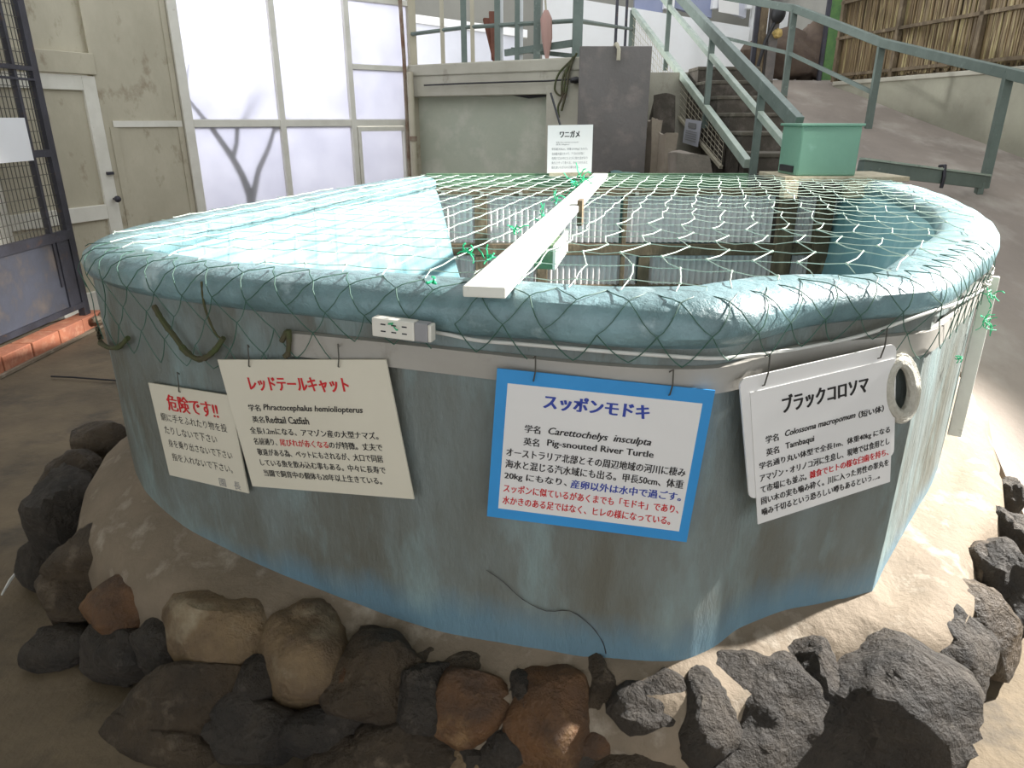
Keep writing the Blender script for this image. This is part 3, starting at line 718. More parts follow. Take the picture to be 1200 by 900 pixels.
# right sign: rounded backing board with a sheet fixed over it
s = sign_on((865, 444), (1049, 402), (877, 585), .04, .045)
print('BLACK', s.r.length, s.d.length, s.r.normalized().dot(s.d.normalized()))
e = empty('tambaqui_sign', s.P(.5, 1), 'white sign with a bold black Japanese heading, right of the blue one', 'sign')
s.board('backing_board', 'sign_white', e, round_=.02)
P2 = Vector((s.o.x, s.o.y)); d2 = Vector((s.r.x, s.r.y)).normalized()
a = onplane(877, 459, P2, d2)[0]; b = onplane(1046, 419, P2, d2)[0]; c = onplane(886, 613, P2, d2)[0]
s2 = Sign(a + s.n * .0045, b + s.n * .0045, c + s.n * .0045, .002)
sh2 = s2.board('sheet', 'sign_white', e)
s2.text('ブラックコロソマ', .20, .075, .60, .13, 'ink_black', sh2, layers=4, heavy=.028, bold=.012)
s2.text('学名', .08, .335, .085, .055, 'ink_black', sh2, bold=.0, layers=3, heavy=.03); s2.text('Colossoma macropomum', .21, .33, .50, .06, 'ink_black', sh2, shear=.25, bold=.012); s2.text('（短い体）', .735, .335, .19, .055, 'ink_black', sh2, bold=.0, layers=3, heavy=.03)
s2.text('英名', .08, .43, .085, .055, 'ink_black', sh2, bold=.0, layers=3, heavy=.03); s2.text('Tambaqui', .21, .425, .20, .06, 'ink_black', sh2, bold=.012)
s2.text('学名通り丸い体型で全長1m、体重40kg になる', .03, .52, .95, .06, 'ink_black', sh2, bold=.0, layers=3, heavy=.03)
s2.text('アマゾン・オリノコ河に生息し、現地では食用とし', .03, .61, .95, .06, 'ink_black', sh2, bold=.0, layers=3, heavy=.03)
s2.text('て市場にも並ぶ。', .03, .70, .32, .06, 'ink_black', sh2, bold=.0, layers=3, heavy=.03); s2.text('雑食でヒトの様な臼歯を持ち、', .375, .70, .60, .06, 'ink_red', sh2, bold=.0, layers=3, heavy=.03)
s2.text('固い木の実も噛み砕く。川に入った男性の睾丸を', .03, .79, .95, .06, 'ink_black', sh2, bold=.0, layers=3, heavy=.03)
s2.text('噛み千切るという恐ろしい噂もあるという…。', .03, .88, .88, .06, 'ink_black', sh2, bold=.0, layers=3, heavy=.03)
for u in (.13, .87): mb = MB(); hook(mb, s.P(u, .07, .007), .06); mb.build('hook', 'wire', e)
# small sign at the back
c = aty(642, 147, 4.9)
s = Sign(aty(642, 147, 4.93), aty(695, 146, 4.93), aty(641, 203, 4.90))
e = empty('alligator_turtle_sign', s.P(.5, 1), 'small white sign standing on the green board behind the tank', 'sign')
s.board('board', 'sign_white', e)
s.text('ワニガメ', .27, .12, .44, .14, 'ink_black', e, layers=4, heavy=.028, bold=.012)
s.text('学名 Macroclemys temminckii', .19, .34, .5, .035, 'ink_grey', e, bold=0); s.text('英名 Alligator', .19, .385, .3, .035, 'ink_grey', e, bold=0)
for k, (t, w_) in enumerate((('甲長最大80cm、体重は100kgにもなる。', .80), ('北米最大級のカメで、アゴの力が強く', .72), ('危険で口の中にミミズに似た舌があり', .80), ('魚をさそって食べる。かみつかれると', .80), ('指を食いちぎられる事もある。', .62))):
    s.text(t, .10, .47 + .095 * k, w_, .06, 'ink_grey', e, bold=.0, layers=1)
MB().obox(s.P(.5, 1.03, -.01), s.r * .45, (0, .02, 0), (0, 0, .012)).build('foot_batten', 'wood_pale', e)
b_ = s.P(.2, 0, .0); MB().tube([s.P(.28, 0, -.02), s.P(.28, 0, -.02) + Vector((-.06, .12, .20))], .008, 6).build('prop_rod', 'black_rubber', e)

# ---------------------------------------------------------------- power strip and cable
ps = empty('power_strip', (0, 0, 0)); q0, sA = front_pt(439, 380, .075); q1, sB = front_pt(508, 389, .075)
ps.location = (q0 + q1) / 2 - Vector((0, 0, .03)); tag(ps, 'white three-outlet power strip with grey end tied under the rim', 'power strip')
dx = (q1 - q0).normalized(); ny = Vector((dx.y, -dx.x, 0)).normalized(); up = dx.cross(ny).normalized()
if up.z < 0: up = -up
cc = (q0 + q1) / 2; L_ = (q1 - q0).length
MB().obox(cc - dx * L_ * .14 - up * .002, dx * L_ * .36, ny * .014, up * .022).build('strip_body', 'plastic_white', ps, bevel=.003)
MB().obox(cc + dx * L_ * .33 - up * .002, dx * L_ * .11, ny * .0135, up * .0215).build('grey_cover', 'plastic_grey', ps, bevel=.003)
MB().obox(cc + dx * L_ * .47 - up * .002, dx * L_ * .03, ny * .013, up * .020).build('end_cap', 'plastic_white', ps, bevel=.003)
mb = MB()
for t in (-.30, -.12, .06):
    for h in (-.009, .007):
        mb.obox(cc + dx * L_ * t + ny * .0142 + up * h, dx * .006, ny * .0006, up * .0015)
mb.build('slots', 'black_rubber', ps, kind='stuff')
mb = MB(); pts = []
path = [(508, 389), (530, 393), (560, 399), (620, 404), (700, 411), (780, 417), (840, 420), (900, 414), (960, 404), (1010, 393), (1060, 376), (1095, 364), (1125, 354), (1150, 340), (1164, 328), (1160, 312)]
path = catmull([tuple(map(float, p)) for p in path], 5)
for (a, b) in path: pts.append(front_pt(a, b, .028)[0])
mb.tube(pts, .0045, 8); tag(mb.build('white_cable', 'cable_white', smooth=True), 'white electric cable running along the grey band under the rim', 'cable')
mb = MB(); pts = []
for t in range(20):
    a = R(t * 19); p = front_pt(1158 + 8 * math.cos(a), 322 + 12 * math.sin(a), .035)[0]; pts.append(p)
tag(MB().tube(pts, .004, 6).build('cable_loop', 'cable_white', smooth=True), 'small loop of white cable at the right end of the band', 'cable')

# coil of rope behind the right sign
mb = MB()
for q in range(3):
    pts = []
    for t in range(24):
        a = R(t * 15); pts.append(front_pt(1055 + (18 - q * 2) * math.cos(a), 455 + (36 - q * 3) * math.sin(a), .022 + .012 * q)[0])
    mb.tube(pts, .013, 8, closed=True)
tag(mb.build('rope_coil', 'rope_white', smooth=True), 'coil of off-white rope hanging behind the right sign', 'rope')
# narrow white board at the right side of the tank
n0_, _ = front_pt(1157, 348, .035)
zl = CH + (ray(1133, 510)[2] / ray(1133, 510)[1]) * n0_.y
mb = MB(); mb.obox((n0_.x, n0_.y, (1.10 + zl) / 2), Vector((.5, .86, 0)).normalized() * .012, Vector((.86, -.5, 0)).normalized() * .022, (0, 0, (1.10 - zl) / 2))
tag(mb.build('white_batten', 'plank_white', bevel=.003), 'narrow white board upright against the right side of the tank', 'board')

# ---------------------------------------------------------------- the net
net = empty('bird_net', (.3, 3.0, 1.2), 'pale green string net stretched over the tank and hanging at its front', 'net')
POLY = [off(i, -.05) for i in range(0, NO, 2)]
def inside(x, y):
    c = False; n = len(POLY); j = n - 1
    for i in range(n):
        xi, yi = POLY[i]; xj, yj = POLY[j]
        if (yi > y) != (yj > y) and x < (xj - xi) * (y - yi) / (yj - yi) + xi: c = not c
        j = i
    return c
D = Vector((math.sin(R(15.3)), math.cos(R(15.3)))); Cc = Vector((D.y, -D.x))
def ssm(a, b, x): t = max(0, min(1, (x - a) / (b - a))); return t * t * (3 - 2 * t)
OFFS = [0, .0, .045, -.03, .03, .02, -.045, .03, -.02, .035, -.03, .02, 0, .03, -.03, .02, -.02, .03, 0, .02, -.03, 0, .02, -.02, 0, 0, 0, 0, 0, 0, 0, 0, 0, 0, 0]
def node(i, j):
    p = -2.2 + .112 * i; q = .9 + .168 * j
    b = Cc * p + D * q; right = ssm(-.05, .35, b.x - .25 * (b.y - 2)); 
    h = nz3((i * .37, j * .41, 0), 3, 1)
    far = 1 - .65 * ssm(2.4, 3.4, b.y); p += right * far * (OFFS[j % 35] * .8 + .010 * h) + (1 - right) * .003 * h
    q += .018 * nz3((i * .5, j * .3, 2), 2, 4) * right
    b = Cc * p + D * q
    z = 1.262 - .012 * ssm(0, .6, b.y - 1.9) + .006 * h - right * .01 * math.sin(i * 1.3) * .4
    return Vector((b.x, b.y, z))
NI, NJ = 54, 27
nd = {(i, j): node(i, j) for i in range(NI) for j in range(NJ)}
def run(mb, seq, rad):
    cur = []
    def flush():
        nonlocal cur
        if len(cur) > 1: mb.tube(cur, [rad(p) for p in cur], 4, cap=False)
        cur = []
    prev = None
    for p in seq:
        ins = inside(p.x, p.y)
        if prev is not None:
            pin = inside(prev.x, prev.y)
            if ins != pin:
                a, b = (prev, p) if pin else (p, prev)
                for _ in range(8):
                    m_ = (a + b) / 2
                    if inside(m_.x, m_.y): a = m_
                    else: b = m_
                a = Vector((a.x, a.y, 1.250))
                if pin: cur.append(a); flush()
                else: cur = [a]
        if ins: cur.append(p)
        prev = p
    flush()
rad = lambda p: .0012 + .00022 * p.y
mb = MB()
for i in range(NI):
    seq = []
    for j in range(NJ - 1):
        a, b = nd[(i, j)], nd[(i, j + 1)]; seq.append(a)
        m_ = (a + b) / 2; rt = ssm(-.1, .2, m_.x); seq.append(m_ + Vector((.006 * math.sin(i * 2.1 + j * 1.7) * rt, 0, -.003)))
    seq.append(nd[(i, NJ - 1)]); run(mb, seq, rad)
mb.build('long_strings', 'net_green_lit', net, smooth=True, kind='stuff')
mb = MB()
for j in range(NJ):
    seq = []
    for i in range(NI - 1):
        a, b = nd[(i, j)], nd[(i + 1, j)]; seq.append(a); seq.append((a + b) / 2 + Vector((0, 0, -.004 + .002 * math.sin(i + j * 2))))
    run(mb, seq, lambda p: .0009 + .00012 * p.y)
mb.build('cross_strings', 'net_green_lit', net, smooth=True, kind='stuff')
# knots
mb = MB()
for (i, j), p in nd.items():
    if inside(p.x, p.y) and p.y < 3.8: lump(mb, p, (.0032 + .0004 * p.y,) * 3, i + j, 0, 1, 0, 5, 4)
mb.build('knots', 'net_green_lit', net, kind='stuff')
# part hanging over the front rim: diamonds that follow the roll and the wall
def surf(s_, t):
    """t 0 = rim top, grows outward and down (metres)"""
    e = .006
    prof = [(0, -.055, 1.248), (.06, .0, 1.246), (.10, .034, 1.222), (.14, .046, 1.18), (.185, .036, 1.14), (.225, .030, 1.10), (.34, .024, .99), (.6, .02, .73)]
    for (t0, o0, z0), (t1, o1, z1) in zip(prof, prof[1:]):
        if t <= t1: k = (t - t0) / (t1 - t0); return at_arc(s_, o0 + (o1 - o0) * k + e * .4, z0 + (z1 - z0) * k)
    return at_arc(s_, .02, .73)
sF0 = front_pt(108, 330, 0)[1]; sF1 = front_pt(1168, 330, 0)[1]; NS = int((sF1 - sF0) / .108)
mb = MB()
def reach(s_):
    k = (s_ - sF0) / (sF1 - sF0)
    return .36 - .12 * ssm(.18, .36, k) + .04 * ssm(.6, .8, k)
def dn(i, lev):
    s_ = sF0 + .108 * (i + .5 * (lev % 2)) + .018 * nz3((i, lev, 1), .9, 3)
    return s_, lev * .072 + .012 * nz3((i, lev, 5), .9, 6)
def dseg(a, b):
    pts = []
    for k in range(5):
        t = k / 4; pts.append(surf(a[0] + (b[0] - a[0]) * t, max(0, a[1] + (b[1] - a[1]) * t + .010 * math.sin(math.pi * t))))
    mb.tube(pts, .0013, 4, cap=False)
for i in range(NS):
    for lev in range(0, 8):
        a = dn(i, lev)
        if a[1] + .05 > reach(a[0]): break
        h = random.random()
        if lev % 2 == 0:
            dseg(a, dn(i, lev + 1));
            if h > .12: dseg(a, dn(i - 1, lev + 1))
        else:
            dseg(a, dn(i, lev + 1))
            if h > .15: dseg(a, dn(i + 1, lev + 1))
mb.build('front_drape', 'net_green_shaded', net, smooth=True, kind='stuff')
# loose bright green ends and tufts
def tuft(c, r, n, seed, name='loose_ends', m='net_bright', rr=.0018):
    random.seed(seed); mb = MB()
    for k in range(n):
        p = Vector(c) + Vector([random.uniform(-r, r) for _ in range(3)]) * .3; pts = [p]; d = Vector([random.uniform(-1, 1) for _ in range(3)]).normalized()
        for t in range(6):
            d = (d + Vector([random.uniform(-.9, .9) for _ in range(3)]) * .8).normalized(); p = p + d * r * .2; pts.append(p.copy())
        mb.tube(pts, rr, 4)
    return mb.build(name, m, net, smooth=True)
for k, (px, py, r) in enumerate(((676, 213, .09), (650, 235, .05), (603, 270, .035), (571, 300, .03), (549, 294, .03), (636, 252, .04))):
    tuft(atz(px, py, 1.275), r, 14 if r > .06 else 6, 40 + k, rr=.003 if r > .06 else .0022)
tuft(front_pt(1163, 345, .05)[0], .035, 10, 60); tuft(front_pt(1160, 375, .05)[0] , .045, 12, 61, rr=.0016); tuft(front_pt(1125, 420, .03)[0], .018, 5, 62); tuft(front_pt(1066, 434, .035)[0], .012, 3, 63)
tuft(front_pt(508, 332, .0)[0], .02, 3, 64, rr=.003); tuft(front_pt(460, 382, .095)[0], .012, 3, 65)
# mossy bundled cord hanging at the left
for (pth, r0_) in (([(180, 358), (190, 375), (205, 395), (218, 412), (234, 421), (250, 412), (262, 396)], .010), ([(108, 385), (118, 402), (136, 408), (150, 396)], .009), ([(236, 330), (240, 360), (252, 390), (262, 398)], .004), ([(330, 400), (338, 388), (338, 412), (334, 418)], .009)):
    pts = [front_pt(a, b, .03)[0] for (a, b) in catmull([tuple(map(float, p)) for p in pth], 6)]
    tag(MB().tube(pts, [r0_ * (.7 + .5 * abs(noise.noise(Vector((k * .6, r0_ * 900, 0))))) for k in range(len(pts))], 7).build('mossy_cord', 'moss_rope', net, smooth=True), 'brown mossy bundled cord')

# =================================================================== BACKGROUND THINGS
# stair railing: plane x = XR
XR = 1.9
def RP(px, py):
    r = ray(px, py); t = XR / r[0]; return Vector((XR, r[1] * t, CH + r[2] * t))
sr = empty('stair_railing', (XR, 7, 1.3), 'green steel stair railing with sloping bars and a mesh skirt', 'railing')
a, b = RP(742, 12), RP(876, 192); MB().bar(a, b, .055, .075).build('lower_rail', 'green_light', sr, bevel=.004)
a2, b2 = RP(778, 0), RP(921, 170); dd_ = (a2 - b2).normalized(); MB().bar(a2 + dd_ * 1, b2, .045, .05).build('mid_rail', 'green_light', sr, bevel=.004)
a3, b3 = RP(800, 0), RP(936, 146); dd_ = (a3 - b3).normalized(); MB().bar(a3 + dd_ * 2, b3, .055, .10).build('top_rail', 'green_paint', sr, bevel=.004)
def zat(p, q, y): return p.z + (q.z - p.z) * (y - p.y) / (q.y - p.y)
for px, py in ((781, 60), (830, 100), (887, 160)):
    y = RP(px, py).y; MB().bar((XR + .0, y, zat(a, b, y) - .18), (XR, y, zat(a3, b3, y)), .05, .045).build('post', 'green_paint', sr)
e0 = RP(742, 90); MB().bar((XR, a.y, 2.12), (XR, a.y, a.z), .09, .06).build('post', 'green_paint', sr)
m0, m1 = RP(763, 98), RP(845, 196)
MB().bar(m0, m1, .03, .03).build('mesh_edge', 'cream_paint', sr)
mb = MB(); n = 40
for k in range(n + 1):
    y = m1.y + (a.y - m1.y) * k / n; zt = zat(a, b, y); z0 = zat(m0, m1, y)
    mb.bar((XR, y, max(z0, .5)), (XR, y, zt), .004, .004)
for k in range(1, 7):
    t = k / 7
    mb.bar((XR, a.y, zat(m0, m1, a.y) + (a.z - zat(m0, m1, a.y)) * t), (XR, m1.y, m1.z + (zat(a, b, m1.y) - m1.z) * t), .004, .004)
mb.build('wire_mesh', 'cream_paint', sr, kind='stuff')
s = Sign(RP(808, 139) - Vector((.04, 0, 0)), RP(827, 142) - Vector((.04, 0, 0)), RP(804, 167) - Vector((.04, 0, 0)))
e = empty('notice', s.P(.5, 1), 'small grey paper notice tied to the stair railing mesh', 'notice'); s.board('sheet', 'lavender_panel', e)
s.n = Vector((-1, 0, 0)); s.board('print', 'plastic_grey', e, .25, .12, .75, .32, .005, .006)
for k in range(5): s.board('print_line', 'plastic_grey', e, .15, .45 + .09 * k, .85, .48 + .09 * k, .005, .006)

# ramp railing
rr_ = empty('ramp_railing', (3.9, 8, 1.5), 'green steel railing descending the concrete ramp on the right', 'railing')
RPOST = [((920, 110), (930, 10), 9.8), ((1015, 155), (1035, 50), 8.4), ((1150, 220), (1185, 86), 6.3)]
tops = []
for (bp, tp, Y) in RPOST:
    x = (aty(*bp, Y).x + aty(*tp, Y).x) / 2; zt = aty(*tp, Y).z; MB().bar((x, Y, rz(Y) - .05), (x, Y, zt), .07, .05).build('post', 'green_paint', rr_); tops.append(Vector((x, Y, zt)))
te = tops[-1] + (tops[-1] - tops[-2]).normalized() * 1.6; t0 = tops[0] + Vector((-.55, 1.2, .30))
for p, q in zip([t0] + tops, tops + [te]): MB().bar(p, q, .07, .085).build('top_rail', 'green_paint', rr_, bevel=.005)
for p, q in zip([t0] + tops[:1], tops[:2]):
    MB().bar(p - Vector((0, 0, .50)), q - Vector((0, 0, .50)), .035, .04).build('mid_rail', 'green_paint', rr_)
MB().bar(tops[-1] + (te - tops[-1]) * 1, (te.x, te.y, rz(te.y) - .02), .07, .05).build('post', 'green_paint', rr_)
# low green bar behind the tank
lg = empty('low_rail', (3.2, 5.8, 1.0), 'low green steel bar between the mint box and the ramp post', 'rail')
l0_ = aty(1008, 196, 5.35); l1_ = Vector((tops[2].x - .05, 6.2, aty(1148, 214, 6.2).z))
MB().bar(l0_, l1_, .05, .10).build('bar', 'green_paint', lg, bevel=.004); MB().bar(l0_ + Vector((0, -.01, .06)), l1_ + Vector((0, -.01, .06)), .05, .015).build('flange', 'green_light', lg)
q_ = l0_ + (l1_ - l0_) * .6; MB().tube([q_ + Vector((0, -.04, -.08)), q_ + Vector((0, -.05, .0)), q_ + Vector((0, -.03, .09)), q_ + Vector((0, .04, .08))], .014, 6).build('bracket', 'dark_metal', lg)
for t in (.05, .95): q_ = l0_ + (l1_ - l0_) * t; MB().bar((q_.x, q_.y, rz(q_.y) if q_.x > 2.6 else 0), (q_.x, q_.y, q_.z), .05, .05).build('post', 'green_paint', lg)

# terrace railing over the concrete wall
tr_ = empty('terrace_railing', (A.x + 1, A.y, TZ), 'green steel terrace railing above the concrete lintel', 'railing')
def TP(px, py, d=.10): v, s_ = onplane(px, py, A + nW * d, dW); return v
for px, w_, m_ in ((519, .05, 'cream_paint'), (544, .07, 'green_paint'), (554, .05, 'cream_paint'), (583, .07, 'green_paint'), (606, .06, 'green_paint'), (629, .08, 'green_paint'), (676, .11, 'green_paint')):
    p = TP(px, 60); MB().bar((p.x, p.y, TZ), (p.x, p.y, 3.3), w_ * .8, w_ * .8, up=(0, 1, 0)).build('post', m_, tr_)
for px in (588, 611): p = TP(px, 60, .14); MB().bar((p.x, p.y, TZ), (p.x, p.y, 3.3), .03, .03).build('white_post', 'white_wall', tr_)
pr = [TP(482, 40), TP(545, 32), TP(676, 24)]; MB().tube(pr, .02, 7).build('rail', 'green_paint', tr_, smooth=True)
# right stretch, to the stair post
r1 = aty(678, 24, 7.0); r2 = Vector((XR - .05, 8.9, aty(740, 33, 8.9).z)); r2 = Vector((XR, a.y, RP(741, 34).z))
MB().tube([pr[-1], r2], .022, 7).build('rail', 'green_paint', tr_, smooth=True)
for px in (714, 729): 
    t = (px - 676) / 65; p = pr[-1] + (r2 - pr[-1]) * t; MB().bar((p.x, p.y, TZ - .03), (p.x, p.y, 3.4), .035, .035).build('post', 'dark_metal', tr_)
for (z_, ) in ((2.28,),): MB().bar(TP(592, 62) * 1.0, TP(676, 50), .03, .06).build('low_bar', 'green_paint', tr_); MB().bar(TP(600, 58, .4), TP(676, 66, .12), .03, .04).build('low_bar', 'green_paint', tr_)

# dark slab
a = aty(680, 60, 6.85); b = aty(764, 60, 6.85); zt = aty(720, 54, 6.85).z
sl = empty('dark_board', ((a.x + b.x) / 2, 6.9, 0), 'large dark grey board standing left of the stairs', 'board')
MB().box(a.x, b.x, 6.85, 6.93, 0, zt).build('board', 'slab_grey', sl, bevel=.006)
q_ = aty(722, 62, 6.83); MB().tube([q_ + Vector((0, .12, .06)), q_ + Vector((0, .0, .07)), q_ + Vector((.02, -.02, .03)), q_ + Vector((.02, -.02, -.06))], .018, 7).build('strap', 'cream_paint', sl, smooth=True)
# green net heap in front of it
mb = MB(); rows = []
for i in range(12):
    row = []
    for j in range(30):
        x = .75 + .95 * j / 29; y = 5.25 + .85 * i / 11
        row.append((x, y, 1.12 + .05 * nz3((x, y, 0), 4) + .03 * nz3((x, y, 1), 11) + .10 * math.sin(i / 11 * math.pi) * (.5 + .5 * nz3((x, y, 3), 2))))
    rows.append(row)
mb.grid(rows); rim_ = [rows[0][j] for j in range(30)]
mb.grid([[(p[0], p[1], 0.0) for p in rim_], rim_]); mb.grid([[(rows[i][-1][0], rows[i][-1][1], 0.0) for i in range(12)], [rows[i][-1] for i in range(12)]])
tag(mb.build('folded_net', 'green_tarp', smooth=True), 'dark green netting heaped in front of the dark grey board', 'net')
# broken masonry beside the stairs; the dark block stands in for a shadowed void
def chunk(x0, x1, y0, y1, z0, z1, seed, amp=.02, n=6):
    mb = MB()
    def J(p): v = Vector(p); return v + Vector((nz3(p, 5, seed), nz3(p, 5, seed + 3), nz3(p, 5, seed + 6))) * amp
    L3 = lambda a, b, t: a + (b - a) * t
    for ax in range(3):
        for side in (0, 1):
            rows = []
            for i in range(n + 1):
                row = []
                for j in range(n + 1):
                    t = [0, 0, 0]; t[ax] = side; o_ = [q for q in range(3) if q != ax]; t[o_[0]] = i / n; t[o_[1]] = j / n
                    row.append(J((L3(x0, x1, t[0]), L3(y0, y1, t[1]), L3(z0, z1, t[2]))))
                rows.append(row)
            mb.grid(rows)
    return mb
def PX(px, Y): return aty(px, 150, Y).x
for k, (p0_, p1_, Y, py, m_, lb_) in enumerate(((764, 776, 6.85, 140, 'block_pale', 'tall pale masonry block beside the dark grey board'), (779, 792, 6.55, 158, 'block_pale', 'lower pale masonry block nearest the notice'),
        (765, 789, 7.15, 112, 'riser_stone', 'dark block in place of the shadowed void beside the dark board'), (794, 838, 6.2, 180, 'rock_grey2', 'flat pale stone slab at the foot of the mesh railing'))):
    x0_, x1_ = PX(p0_, Y), PX(p1_, Y); zt_ = aty(780, py, Y).z
    tag(chunk(x0_, x1_, Y, Y + .22, 0, zt_, 30 + k, .05).build('masonry_block', m_, smooth=True, angle=35), lb_, 'rubble')

# hanging cords, cable and small things on the concrete wall
def WP(px, py, d=-.04): v, s_ = onplane(px, py, A + nW * d, dW); return v
mb = MB(); mb.tube([WP(x_, y_) for x_, y_ in ((497, 100), (540, 98), (600, 96), (640, 95), (668, 93))], .008, 5); lump(mb, WP(674, 94), (.05, .04, .03), 3, .2, 2, .1, 10, 8)
tag(mb.build('black_cable', 'black_rubber', smooth=True), 'black cable along the concrete lintel ending in a plug', 'cable')
mb = MB()
for pth in ([(674, 66), (664, 84), (660, 110), (654, 125), (655, 138)], [(676, 62), (668, 80), (664, 105), (658, 130)], [(670, 70), (655, 86), (650, 104), (656, 112), (662, 108)], [(672, 66), (660, 90), (658, 112)]):
    mb.tube([WP(*p) for p in catmull([tuple(map(float, q)) for q in pth], 5)], .010, 5)
tag(mb.build('hanging_cords', 'moss_rope', smooth=True), 'frayed brown cords hanging from the terrace corner', 'cord')
mb = MB(); mb.tube([WP(x_, y_, .06) for x_, y_ in ((600, 111), (620, 113), (640, 111), (657, 113))], [.006, .022, .02, .006], 6)
tag(mb.build('black_strip', 'black_rubber', smooth=True), 'black torn strip under the concrete lintel', 'strip')
for k, (x0_, y0_, x1_, y1_) in enumerate(((570, 22, 582, 72), (577, 14, 580, 70))):
    o = MB().bar(TP(x0_, y0_, .3), TP(x1_, y1_, .2), .07, .03).build('wooden_stick', 'wood_red')
    tag(o, ['red-brown stick leaning left on the terrace rail', 'red-brown stick leaning upright on the terrace rail'][k], 'stick')
u_ = empty('furled_umbrella', TP(641, 72, .05), 'furled pinkish umbrella hanging on the terrace rail', 'umbrella')
MB().tube([TP(640, 12, .05), TP(640, 22, .05), TP(641, 45, .05), TP(641, 70, .05)], [.02, .055, .05, .015], 8).build('cloth', 'pink_cloth', u_, smooth=True)
MB().tube([TP(639, 0, .05), TP(640, 14, .05)], .01, 6).build('handle', 'cream_paint', u_)
# building masses on the terrace
def wallquad(name, m_, pts_top, pts_bot, th=.15, parent=None, kind=None):
    (a, b), (c, d) = pts_top, pts_bot; n_ = Vector((0, th, 0))
    vs = [c, d, b, a, c + n_, d + n_, b + n_, a + n_]
    return MB().add(vs, [(0, 1, 2, 3), (7, 6, 5, 4), (0, 4, 5, 1), (1, 5, 6, 2), (2, 6, 7, 3), (3, 7, 4, 0)]).build(name, m_, parent, kind=kind)
def G(px, Y, z): r = ray(px, 40); return Vector((r[0] / r[1] * Y, Y, z))
bl = empty('terrace_building', (0, 12, TZ), 'white terrace building with sloping white fascia left of the stairs', 'building')
zz = lambda px, py, Y: aty(px, py, Y).z
wallquad('lower_panel', 'lavender_panel', (G(440, 10, zz(440, 22, 10)), G(612, 10, zz(612, 40, 10))), (G(440, 10, TZ), G(612, 10, TZ)), parent=bl)
wallquad('fascia', 'white_wall', (G(440, 9.95, zz(440, 10, 9.95)), G(618, 9.95, zz(618, 35, 9.95))), (G(440, 9.95, zz(440, 20, 9.95)), G(618, 9.95, zz(618, 44, 9.95))), parent=bl)
b2_ = empty('white_kiosk', (2.1, 13.3, TZ), 'white low kiosk wall with blue windows behind the stair railing', 'kiosk')
wallquad('kiosk_wall', 'white_wall', (G(636, 13.2, zz(636, -8, 13.2)), G(878, 13.2, zz(878, 32, 13.2))), (G(636, 13.2, TZ - .03), G(878, 13.2, TZ - .03)), parent=b2_)
for (x0_, x1_, m_) in ((742, 775, 'blue_glass'), (788, 832, 'blue_glass'), (838, 872, 'lavender_panel')):
    wallquad('window', m_, (G(x0_, 13.3, 4.3), G(x1_, 13.3, 4.3)), (G(x0_, 13.3, zz(x0_, 8, 13.2)), G(x1_, 13.3, zz(x1_, 20, 13.2))), parent=b2_)
for x_ in (779, 785, 835, 875): wallquad('mullion', 'white_wall', (G(x_ - 3, 13.17, 4.3), G(x_ + 3, 13.17, 4.3)), (G(x_ - 3, 13.17, zz(x_, 10, 13.2)), G(x_ + 3, 13.17, zz(x_, 10, 13.2))), parent=b2_)
s = Sign(aty(842, -6, 13.1), aty(866, -2, 13.1), aty(842, 14, 13.1)); s.board('poster', 'sign_white', b2_)
MB().box(-4.5, 6.4, 15, 15.2, TZ, 5.4).build('wall_terrace', 'grey_backdrop', kind='structure')
MB().box(4.7, 4.95, 10.9, 15, TZ, 5.4).build('wall_terrace_side', 'grey_backdrop', kind='structure')
# clutter on the terrace at the head of the ramp
mb = MB(); lump(mb, aty(920, 66, 11.3), (.62, .3, .32), 5, .3, 1.4, .1, 24, 14, .2)
lump(mb, aty(955, 60, 11.3), (.3, .25, .42), 6, .3, 1.4, .1, 18, 12, .2); lump(mb, aty(968, 44, 11.3), (.10, .15, .34), 8, .3, 1.4, .1, 14, 10, .2)
tag(mb.build('root_mound', 'brown_lump', smooth=True), 'dark brown root mound at the head of the ramp', 'mound')
for k, (px, w_, m_, lbl) in enumerate(((883, .06, 'dark_metal', 'dark post at the right corner of the white kiosk'), (890, .10, 'wood_brown', 'brown wooden post beside the kiosk corner'), (903, .12, 'slab_grey', 'thick grey post before the root mound'), (964, .05, 'dark_metal', 'thin dark post left of the bamboo screen'), (971, .14, 'leaf_green', 'narrow green lit panel beside the bamboo screen'))):
    p = aty(px, 60, 10.95 if k != 4 else 11.1); tag(MB().bar((p.x, p.y, TZ - .02), (p.x, p.y, 3.7), w_, w_, up=(0, 1, 0)).build('terrace_post' if k < 4 else 'green_panel', m_), lbl, 'post' if k < 4 else 'panel')
mb = MB(); lump(mb, aty(912, 16, 10.8), (.10, .1, .12), 2, .1, 1, .02, 14, 10); mb.tube([aty(908, 26, 10.8), aty(897, 48, 10.8), aty(888, 78, 10.8)], .025, 6)
tag(mb.build('black_lamp', 'black_rubber', smooth=True), 'black round lamp on a slanting arm above the root mound', 'lamp')
mb = MB(); lump(mb, aty(911, 39, 10.85), (.07, .06, .06), 12, .3, 2, .1, 12, 8); tag(mb.build('yellow_bundle', 'yellow_cloth', smooth=True), 'small yellow bundle on the root mound', 'bundle')
MB().box(4.05, 4.68, 13.4, 13.5, TZ, 3.4).build('trim_1', 'white_wall', kind='structure')

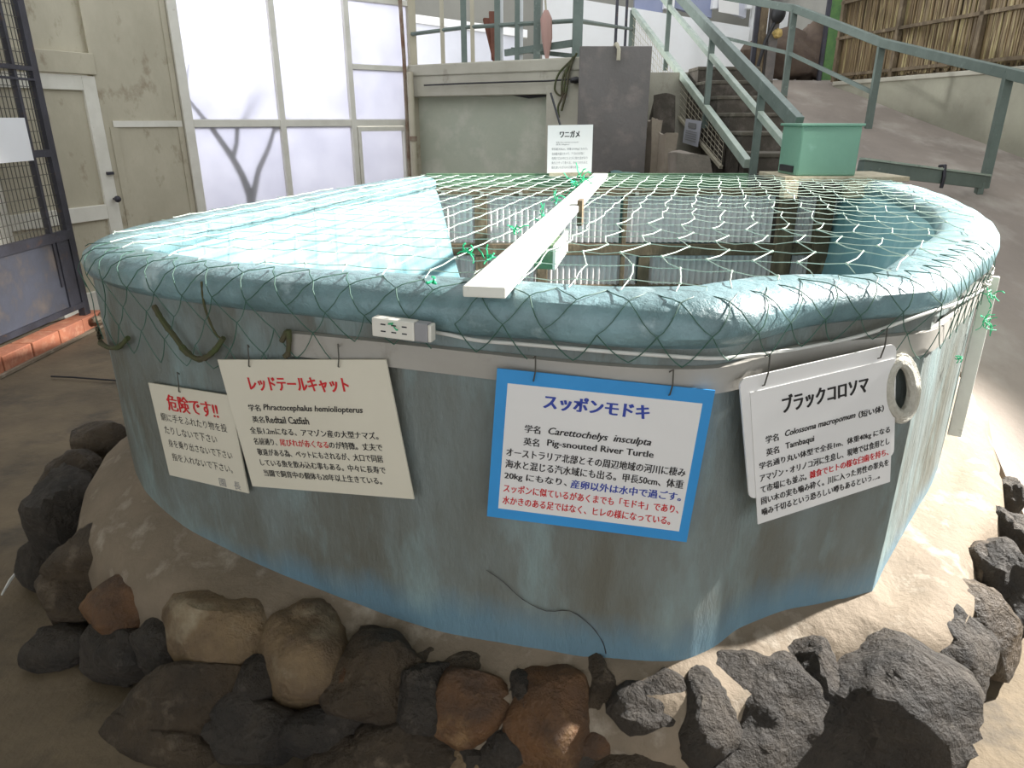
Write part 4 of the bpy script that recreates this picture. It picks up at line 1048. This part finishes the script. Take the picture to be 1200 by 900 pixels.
# ---------------------------------------------------------------- gate on the left
gt = empty('iron_gate', (-3.45, 4.6, .1), 'dark iron gate with wire mesh over a sheet metal panel', 'gate'); XG = -3.45
def GP(px, py): r = ray(px, py); t = XG / r[0]; return Vector((XG, r[1] * t, CH + r[2] * t))
YE = 5.56; YS = 2.9
MB().bar((XG, YE, .10), (XG, YE, 3.3), .05, .075).build('end_post', 'dark_metal', gt)
MB().bar((XG, YE - .22, .40), (XG, YE - .22, 3.3), .035, .03).build('stile', 'dark_metal', gt)
MB().bar((XG, YS, .10), (XG, YS, 3.3), .05, .06).build('end_post', 'dark_metal', gt)
zp1 = GP(40, 284).z; zp0 = GP(40, 380).z
MB().box(XG - .006, XG + .006, YS, YE - .12, zp0, zp1).build('sheet_panel', 'sheet_metal', gt)
for z_, h_ in ((zp1, .07), (GP(45, 180).z, .05), (GP(20, 79).z, .03), (zp0, .04), (GP(20, 92).z, .015)):
    MB().bar((XG + .012, YS, z_), (XG + .012, YE, z_), .035, h_).build('rail', 'dark_metal', gt)
MB().box(XG - .02, XG + .02, YE - .19, YE - .05, zp0 - .02, zp1).build('lock_plate', 'dark_metal', gt)
mb = MB(); y = YS
while y < YE: mb.bar((XG, y, zp1), (XG, y, 3.3), .0045, .0045); y += .042
z_ = zp1
while z_ < 3.3: mb.bar((XG, YS, z_), (XG, YE, z_), .005, .005); z_ += .075
mb.build('wire_mesh', 'wire', gt, kind='stuff')
n_ = empty('gate_notice', (XG + .04, 4.6, 1.3), 'blank white notice on the dark iron gate', 'notice')
a = GP(0, 138); b = GP(34, 188); MB().box(XG + .03, XG + .036, 4.2, b.y, b.z, GP(25, 138).z).build('sheet', 'white_wall', n_)
# brick kerb under the gate
kb = empty('trim_2', (-3.45, 4.5, 0), kind='structure'); y = 2.6; k = 0
mb = MB().box(-3.56, -3.36, 2.6, 5.75, 0, .02).build('mortar_bed', 'mortar', kb)
while y < 5.7:
    o = MB().box(-3.54 + random.uniform(-.004, .004), -3.385 + random.uniform(-.004, .004), y, y + .30, .015, .125 + random.uniform(-.004, .004)).build('brick', 'brick', kb, bevel=.006); y += .312
mb = MB()
for k in range(6): lump(mb, (-3.36 + random.uniform(-.03, .04), 5.5 + .05 * k, .05 + random.uniform(0, .05)), (.04, .04, .03), 70 + k, .3, 2, .1, 8, 6)
tag(mb.build('mortar_rubble', 'mortar', smooth=True), 'crumbled mortar at the far end of the brick kerb', 'rubble')
# pavement behind the gate
MB().box(-6.9, -3.6, 2.6, 6.6, .0, .05).build('trim_3', 'ground_concrete', kind='structure')
tag(MB().tube([atz(*p, .03) for p in ((2, 697), (12, 680), (28, 660), (38, 645))], [.003, .006, .004, .002], 5).build('white_string', 'cable_white', smooth=True), 'short white string on the floor at the left edge', 'string')
# thin dark hose lying between the kerb and the tank
o = MB().tube([atz(*p, .02) for p in ((60, 441), (85, 442), (110, 444), (138, 446))], .006, 5).build('thin_hose', 'black_rubber', smooth=True); tag(o, 'thin black hose on the floor left of the tank', 'hose')
